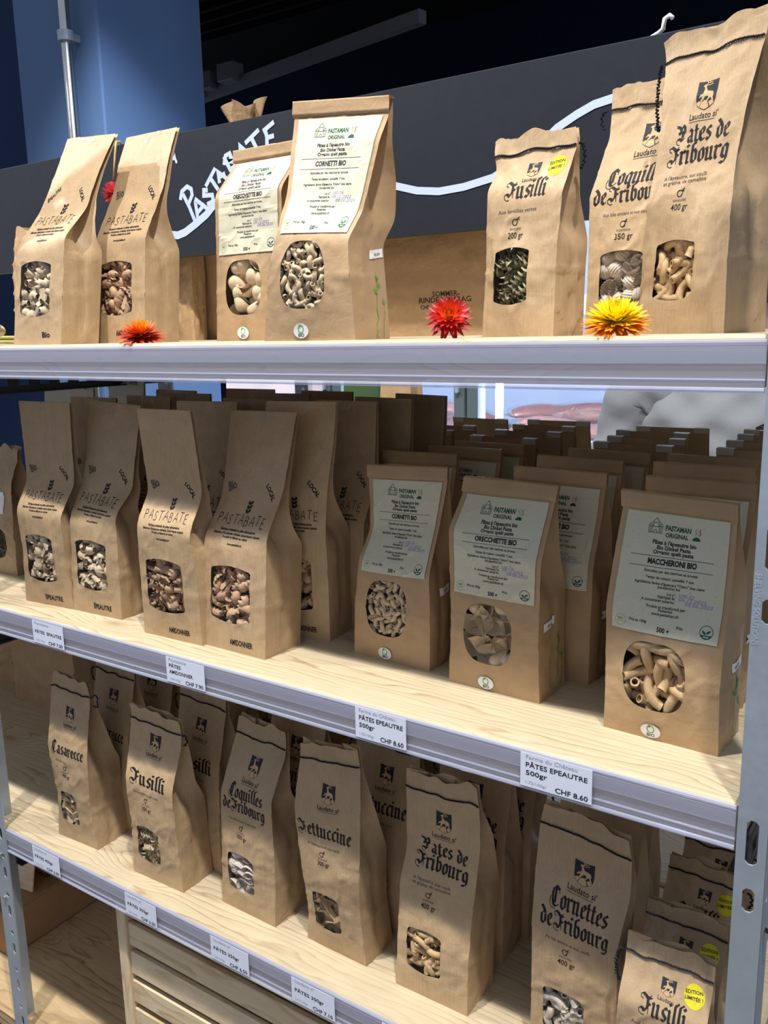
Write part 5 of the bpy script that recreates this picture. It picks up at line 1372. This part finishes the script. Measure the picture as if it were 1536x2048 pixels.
mb.bbox((-.06, -.02, 0), (.06, .03, .185), .008); mb.build('packet_body', plain('green_packet', (120, 160, 40), .5), gb)
plain_bag(-2.03, 1.16, Z3, .15, .09, .30, 12, 'crumpled kraft bag standing at the left on the lower shelf', seed=91, crum=.007)
plain_bag(-1.86, 1.13, Z3, .26, .085, .30, -4, 'wide kraft bag behind the casarecce bags', seed=92, crum=.004)
# dried stalks and loose pasta at the left edge of the top shelf
st = empty('stalk_bundle', (-1.36, .86, Z1), 0, 'bundle of pale green dried stalks lying at the left edge of the top shelf', 'stalks')
gm = plain('dried_stalk', (170, 164, 96), .7)
for i in range(6):
    mb = MB(); y = (i % 3)*.007; z = .004+.007*(i//3)
    mb.tube([(-.13, y+.004*math.sin(i), z), (0, y, z+.001), (.085, y-.003*math.cos(i), z)], .0034, 6); mb.build('stalk', gm, st, True)
nm, ms, _ = pasta_mesh('campanelle_spelt')
for i, (x, y) in enumerate(((-1.31, .84), (-1.335, .835), (-1.30, .868))):
    o = inst('loose_pasta', ms[i % 3], None, Matrix.Translation((x, y, Z1+.021+.0)) @ Matrix.Rotation(1.2+i, 4, 'X') @ Matrix.Rotation(i*2.1, 4, 'Z'))
    tag(o, 'loose ruffled pasta piece on the dried stalks, %s' % ('nearest the leftmost tall bag', 'farthest left', 'rearmost')[i], 'pasta', 'loose pasta on the stalks')

# ---------------------------------------------------------------- strawflowers
def petal_mesh(name, L, W, mat, curl=.25):
    mb = MB()
    def fn(a, b):
        w = W*math.sin(math.pi*(.12+.88*a))**.8*(1-a*.35); q = (b-.5)*2
        return (L*a, q*w, curl*L*a*a+.25*w*q*q)
    mb.grid(fn, 5, 2); return mb.mesh(name, mat, True)
def flower(loc, label, size, cols, tilt, rings, dense=1.0, ctr=None, wide=.17):
    """cols: outer to inner petal colours; tilt = direction the bloom faces (euler)"""
    root = empty('strawflower', loc, 0, label, 'flower', 'strawflowers on the top shelf')
    E = Matrix.Rotation(tilt[2], 4, 'Z') @ Matrix.Rotation(tilt[0], 4, 'X') @ Matrix.Rotation(tilt[1], 4, 'Y')
    mats = [plain('petal_%d_%d_%d' % c, c, .45, 0, .4) for c in cols]
    rnd = random.Random(int(size*1e5))
    for r in range(rings):
        t = r/(rings-1); n = int(dense*(22-9*t)); m = mats[min(int(t*len(cols)), len(cols)-1)]
        L = size*(1-.62*t); me = petal_mesh('petal', L, size*wide*(1-.35*t), m, .1+.45*t)
        for k in range(n):
            a = 2*math.pi*(k+.5*(r % 2))/n+rnd.uniform(-.1, .1); el = -.25+1.35*t+rnd.uniform(-.1, .1)
            T = E @ Matrix.Rotation(a, 4, 'Z') @ Matrix.Translation((size*.10*(1-t), 0, size*.16*t)) @ Matrix.Rotation(-el, 4, 'Y') @ Matrix.Rotation(rnd.uniform(-.3, .3), 4, 'X')
            inst('petal', me, root, T)
    mb = MB(); mb.grid(lambda a, b: tuple(E @ Vector((size*.2*math.sin(b*1.5)*math.cos(a*6.2832), size*.2*math.sin(b*1.5)*math.sin(a*6.2832), size*.12+size*.14*math.cos(b*1.5)))), 14, 6)
    mb.build('flower_heart', plain('heart_%d' % int(size*1e5), ctr or cols[-1], .6), root, True)
    return root
flower((-.938, .805, Z1+.0100), 'orange strawflower in front of the second tall bag', .0310, [(188, 48, 18), (232, 96, 20), (244, 140, 24), (250, 180, 40)], (.30, 0, .8), 6, 1.2, None, .13)
flower((-.466, .806, Z1+.0215), 'red strawflower with orange heart in the middle of the top shelf', .0235, [(176, 22, 30), (214, 40, 26), (240, 84, 26), (250, 140, 40)], (1.15, 0, .52), 6, 1.0, (236, 150, 40))
flower((-.289, .808, Z1+.0130), 'large yellow strawflower before the two stitched bags at the right', .0310, [(232, 126, 16), (240, 150, 16), (254, 214, 16), (255, 226, 20), (255, 232, 30), (255, 236, 40), (255, 240, 60), (255, 240, 70)], (.42, 0, .34), 9, 1.5, None, .12)
# pink strawflower on a string hanging over the sign
hang = empty('hanging_flower', (-1.428, 1.195, CZ+.36), 0, 'pink strawflower hanging on twine over the sign', 'flower')
mb = MB(); mb.tube([(-.002, .025, .0), (.0, .012, .012), (.002, .002, .010), (.002, -.004, -.02), (-.004, -.006, -.06)], .0022, 6); mb.build('twine', M['twine'], hang, True)
pm_ = petal_mesh('petal', .022, .006, plain('petal_pink', (226, 84, 96), .5)); rnd = random.Random(9)
for k in range(60):
    a = rnd.uniform(0, 6.28); e = rnd.uniform(-1.2, 1.2)
    inst('petal', pm_, hang, Matrix.Translation((-.006, -.010, -.085)) @ Matrix.Rotation(a, 4, 'Z') @ Matrix.Rotation(e, 4, 'Y'))
knot = empty('twine_end', (-.385, 1.214, CZ+.3600), 0, 'frayed pale twine end tied over the top of the sign', 'twine')
mb = MB(); mb.tube([(-.018, .009, -.012), (-.016, .008, .009), (-.006, .003, .010), (.0, .0, .013), (.002, -.001, .024), (.008, -.001, .027), (.012, -.001, .023)], .0030, 7); mb.build('twine_strand', M['white'], knot, True)

# ---------------------------------------------------------------- beyond the rack: cold cabinet, person, odds and ends
cab = empty('cold_cabinet', (-1.4, 2.9, 0), 0, 'lit cold cabinet with glass doors seen through the rack', 'cabinet')
def cr(mb, name, mat, sm=False):
    mb.v = [(p[0]+1.4, p[1]-2.9, p[2]) for p in mb.v]; return mb.build(name, mat, cab, sm)
cwhite = plain('cabinet_white', (214, 222, 236), .5)
led = plain('cabinet_tube', (225, 236, 255), .5, emit=36.0)
mb = MB(); mb.box((-2.45, 3.30, .1), (.3, 3.34, 2.2)); cr(mb, 'back_panel', cwhite)
mb = MB(); mb.box((-2.45, 2.62, .1), (-2.41, 3.34, 2.2)); cr(mb, 'side_panel', cwhite)
mb = MB(); mb.box((.26, 2.62, .1), (.3, 3.34, 2.2)); cr(mb, 'side_panel', cwhite)
mb = MB(); mb.box((-2.45, 2.62, 2.16), (.3, 3.34, 2.2)); cr(mb, 'top_panel', cwhite)
for z in (CZ-.36, CZ-.85, CZ+.10):
    mb = MB(); mb.box((-2.41, 2.70, z-.02), (.26, 3.30, z)); cr(mb, 'cabinet_shelf', cwhite)
    mb = MB(); mb.box((-2.41, 2.685, z-.055), (.26, 2.70, z+.005)); cr(mb, 'shelf_lip', plain('shelf_lip', (222, 236, 255), .4, emit=.6))  # lip emits a little, in place of light falling on the shelf edge
DF = plain('door_frame', (88, 100, 104), .5)
for x in (-1.98, -1.42, -.86, -.30):
    for q0, q1 in ((-.045, -.004), (.004, .045)):
        mb = MB(); mb.bbox((x+q0, 2.56, .1), (x+q1, 2.62, 2.2), .003); cr(mb, 'door_frame', DF)
    mb = MB(); mb.tube([(x+.075, 2.66, .15), (x+.075, 2.66, 2.1)], .013, 10); cr(mb, 'light_tube', led, True)
    mb = MB(); mb.bbox((x-.03, 2.54, CZ-.20), (x-.018, 2.56, CZ-.05), .003); cr(mb, 'door_handle', M['steel'])
for x0, x1 in ((-2.41, -2.03), (-1.93, -1.47), (-1.37, -.91), (-.81, -.35), (-.25, .26)):
    mb = MB(); mb.box((x0, 2.59, .12), (x1, 2.594, 2.18)); cr(mb, 'door_glass', M['glass'])
# vacuum packed meat lying in the cabinet
meat = [plain('packed_meat_red', (140, 78, 68), .35, 0, .5, .6, 18, .35), plain('packed_meat_pale', (184, 126, 112), .35, 0, .5, .6, 18, .3)]
def blob(L, W, Hh, seed):
    mb = MB()
    def fn(a, b):
        an = 2*math.pi*a; t = math.pi*b
        n = 1+.25*noise.noise(Vector((math.cos(an)*1.4+seed, math.sin(an)*1.4, t*1.2)))
        return (L*math.cos(t)*n, W*math.sin(t)*math.cos(an)*n, max(Hh*math.sin(t)*math.sin(an)*n, -Hh*.35)+Hh*.35)
    mb.grid(fn, 20, 12); return mb
for i, (x, y, z, L, w, h, a) in enumerate(((-1.70, 2.80, 0, .14, .07, .045, .2), (-1.66, 2.90, .05, .15, .06, .04, -.3), (-1.52, 2.80, 0, .12, .07, .05, .4), (-1.22, 2.80, 0, .16, .07, .05, -.2), (-1.14, 2.92, .04, .15, .06, .05, .3), (-1.02, 2.80, 0, .12, .06, .035, .1), (-1.28, 2.88, .06, .12, .05, .03, .7), (-2.10, 2.84, 0, .13, .07, .05, .3), (-1.95, 2.82, 0, .11, .05, .05, -.4))):
    r = empty('meat_packet', (x, y, CZ-.36+z), a, ('vacuum packed meat in the cold cabinet, %s' % ('first from the left pile', 'on top of the left pile', 'right end of the left pile', 'left of the right pile', 'on top of the right pile', 'right end of the right pile', 'small piece on the right pile', 'far left behind the tall bags', 'beside the far left packet')[i]), 'meat packet', 'packed meat in the cold cabinet')
    blob(L, w, h, i*3.3).build('meat', meat[i % 2], r, True)
    b = blob(L*1.14, w*1.15, h*1.1, i*3.3+.4); b.build('vacuum_film', M['wrap'], r, True)

# white carrier, green card and kraft carrier beyond the rack
pl = plain('lavender_paper', (226, 220, 236), .6)
M['lav'] = pl
plain_bag(-1.95, 1.98, .72, .34, .10, .86, -4, 'white paper carrier seen through the rack behind the tall bags', mat='lav', seed=95, crum=.003, group='carriers beyond the rack')
M['grn'] = plain('green_card', (70, 96, 60), .7)
plain_bag(-1.60, 2.12, .72, .16, .08, .88, 4, 'dark green carrier seen through the rack', mat='grn', seed=96, crum=.002, group='carriers beyond the rack')
plain_bag(-1.42, 2.05, .72, .11, .08, .86, -2, 'kraft carrier beside the dark green one beyond the rack', seed=97, crum=.002, group='carriers beyond the rack')
tab = empty('packing_table', (-1.65, 2.1, 0), 0, 'low table behind the rack carrying paper carriers', 'table')
mb = MB(); mb.bbox((-.45, -.20, .68), (.45, .20, .72), .004); mb.build('tabletop', M['pine_slat'], tab)
for sx in (-.40, .40):
    for sy in (-.16, .16):
        mb = MB(); mb.bbox((sx-.02, sy-.02, 0), (sx+.02, sy+.02, .68), .002); mb.build('leg', M['pine_post'], tab)

# person behind the rack: standing, turned to the cabinet, arm bent in front
def person():
    root = empty('person', (-.50, 2.20, 0), R_(12), 'person in a pale grey jumper standing behind the rack with one arm bent', 'person')
    me = bpy.data.meshes.new('body'); 
    V = [(0,0,.95),(0,0,1.12),(0,-.01,1.30),(0,0,1.43),(0,0,1.50),(0,-.02,1.60),(0,-.03,1.70),
         (.19,0,1.42),(.25,.01,1.18),(.20,-.14,.98),(.17,-.20,.94),(-.19,0,1.42),(-.29,.01,1.17),(-.20,-.18,1.02),(-.13,-.23,1.0),
         (.10,0,.90),(.11,-.01,.50),(.11,.01,.10),(.12,-.14,.04),(-.10,0,.90),(-.11,-.01,.50),(-.11,.01,.10),(-.12,-.14,.04)]
    Eg = [(0,1),(1,2),(2,3),(3,4),(4,5),(5,6),(3,7),(7,8),(8,9),(9,10),(3,11),(11,12),(12,13),(13,14),(0,15),(15,16),(16,17),(17,18),(0,19),(19,20),(20,21),(21,22)]
    rad = [.11,.11,.11,.08,.055,.085,.09,.065,.05,.038,.03,.065,.05,.038,.03,.09,.065,.045,.04,.09,.065,.045,.04]
    me.from_pydata(V, Eg, []); ob = bpy.data.objects.new('body', me); C.objects.link(ob)
    sk = ob.modifiers.new('skin', 'SKIN'); ob.modifiers.new('sub', 'SUBSURF').levels = 2
    for i, r in enumerate(rad): me.skin_vertices[0].data[i].radius = (r, r*.8 if i < 4 else r)
    me.skin_vertices[0].data[0].use_root = True
    dg = bpy.context.evaluated_depsgraph_get(); m2 = bpy.data.meshes.new_from_object(ob.evaluated_get(dg)); bpy.data.objects.remove(ob)
    m2.materials.clear(); m2.materials.append(plain('skin_tone', (206, 160, 136), .6))
    for p in m2.polygons: p.use_smooth = True
    inst('body', m2, root)
    knit = plain('grey_jumper', (132, 136, 142), .85, 0, .1, .2, 260, .06)
    def folds(p, k):
        a = noise.noise(Vector((p[0]*3+k, p[1]*3, p[2]*3))); m = noise.noise(Vector((p[0]*4-p[2]*2, p[1]*3+k, p[2]*5)))
        return .011*math.sin(72*(p[2]+.75*p[0])+7*a)*max(0, .35+m)+.009*math.sin(60*(p[2]-.9*p[0])+6*m)*max(0, .3-m)
    mb = MB()
    def torso(a, b):
        an = 2*math.pi*a; z = .86+.62*b
        rx = interp([.86,.98,1.15,1.34,1.42,1.48], [.185,.195,.20,.215,.17,.075], z); ry = interp([.86,.98,1.15,1.34,1.42,1.48], [.145,.15,.155,.15,.11,.07], z)
        p = Vector((rx*math.cos(an), ry*math.sin(an), z)); n = Vector((math.cos(an), math.sin(an), 0))
        return p+n*folds(p, 0)
    mb.grid(torso, 90, 60); sw = mb.build('jumper', knit, root, True)
    for side, pts in ((-1, [(-.14,0,1.42),(-.21,.0,1.38),(-.28,.01,1.17),(-.24,-.09,1.08),(-.16,-.21,1.01)]), (1, [(.14,0,1.42),(.21,0,1.38),(.26,.01,1.18),(.23,-.09,1.05),(.18,-.19,.95)])):
        mb = MB(); P = [Vector(p) for p in pts]
        def arm(a, b):
            q = b*(len(P)-1); i = min(int(q), len(P)-2); t = q-i; c = P[i].lerp(P[i+1], t); d = (P[i+1]-P[i]).normalized()
            u = d.cross(Vector((0, 1, .2))).normalized(); v = d.cross(u); r = interp([0, .3, .5, .75, 1], [.085, .078, .075, .062, .048], b)
            an = 2*math.pi*a; n = u*math.cos(an)+v*math.sin(an)
            return c+n*(r+.9*folds(c+n*r, side*4)+.006*math.sin(b*34+math.cos(an)*1.5)*math.sin(math.pi*b))
        mb.grid(arm, 26, 46); mb.build('sleeve', knit, sw, True)
    mb = MB()
    for sx in (-.1, .1): mb.tube([(sx, 0, .93), (sx*1.1, 0, .5), (sx*1.15, .01, .06)], [.115, .088, .07], 14)
    mb.build('trousers', plain('dark_trousers', (44, 46, 58), .8), root, True)
    mb = MB(); mb.grid(lambda a, b: ((.105*math.sin(b*2.1)*math.cos(a*6.2832)), -.015+.115*math.sin(b*2.1)*math.sin(a*6.2832), 1.665+.13*math.cos(b*2.1)), 20, 10)
    mb.build('hair', plain('brown_hair', (70, 48, 34), .6), root, True)
person()
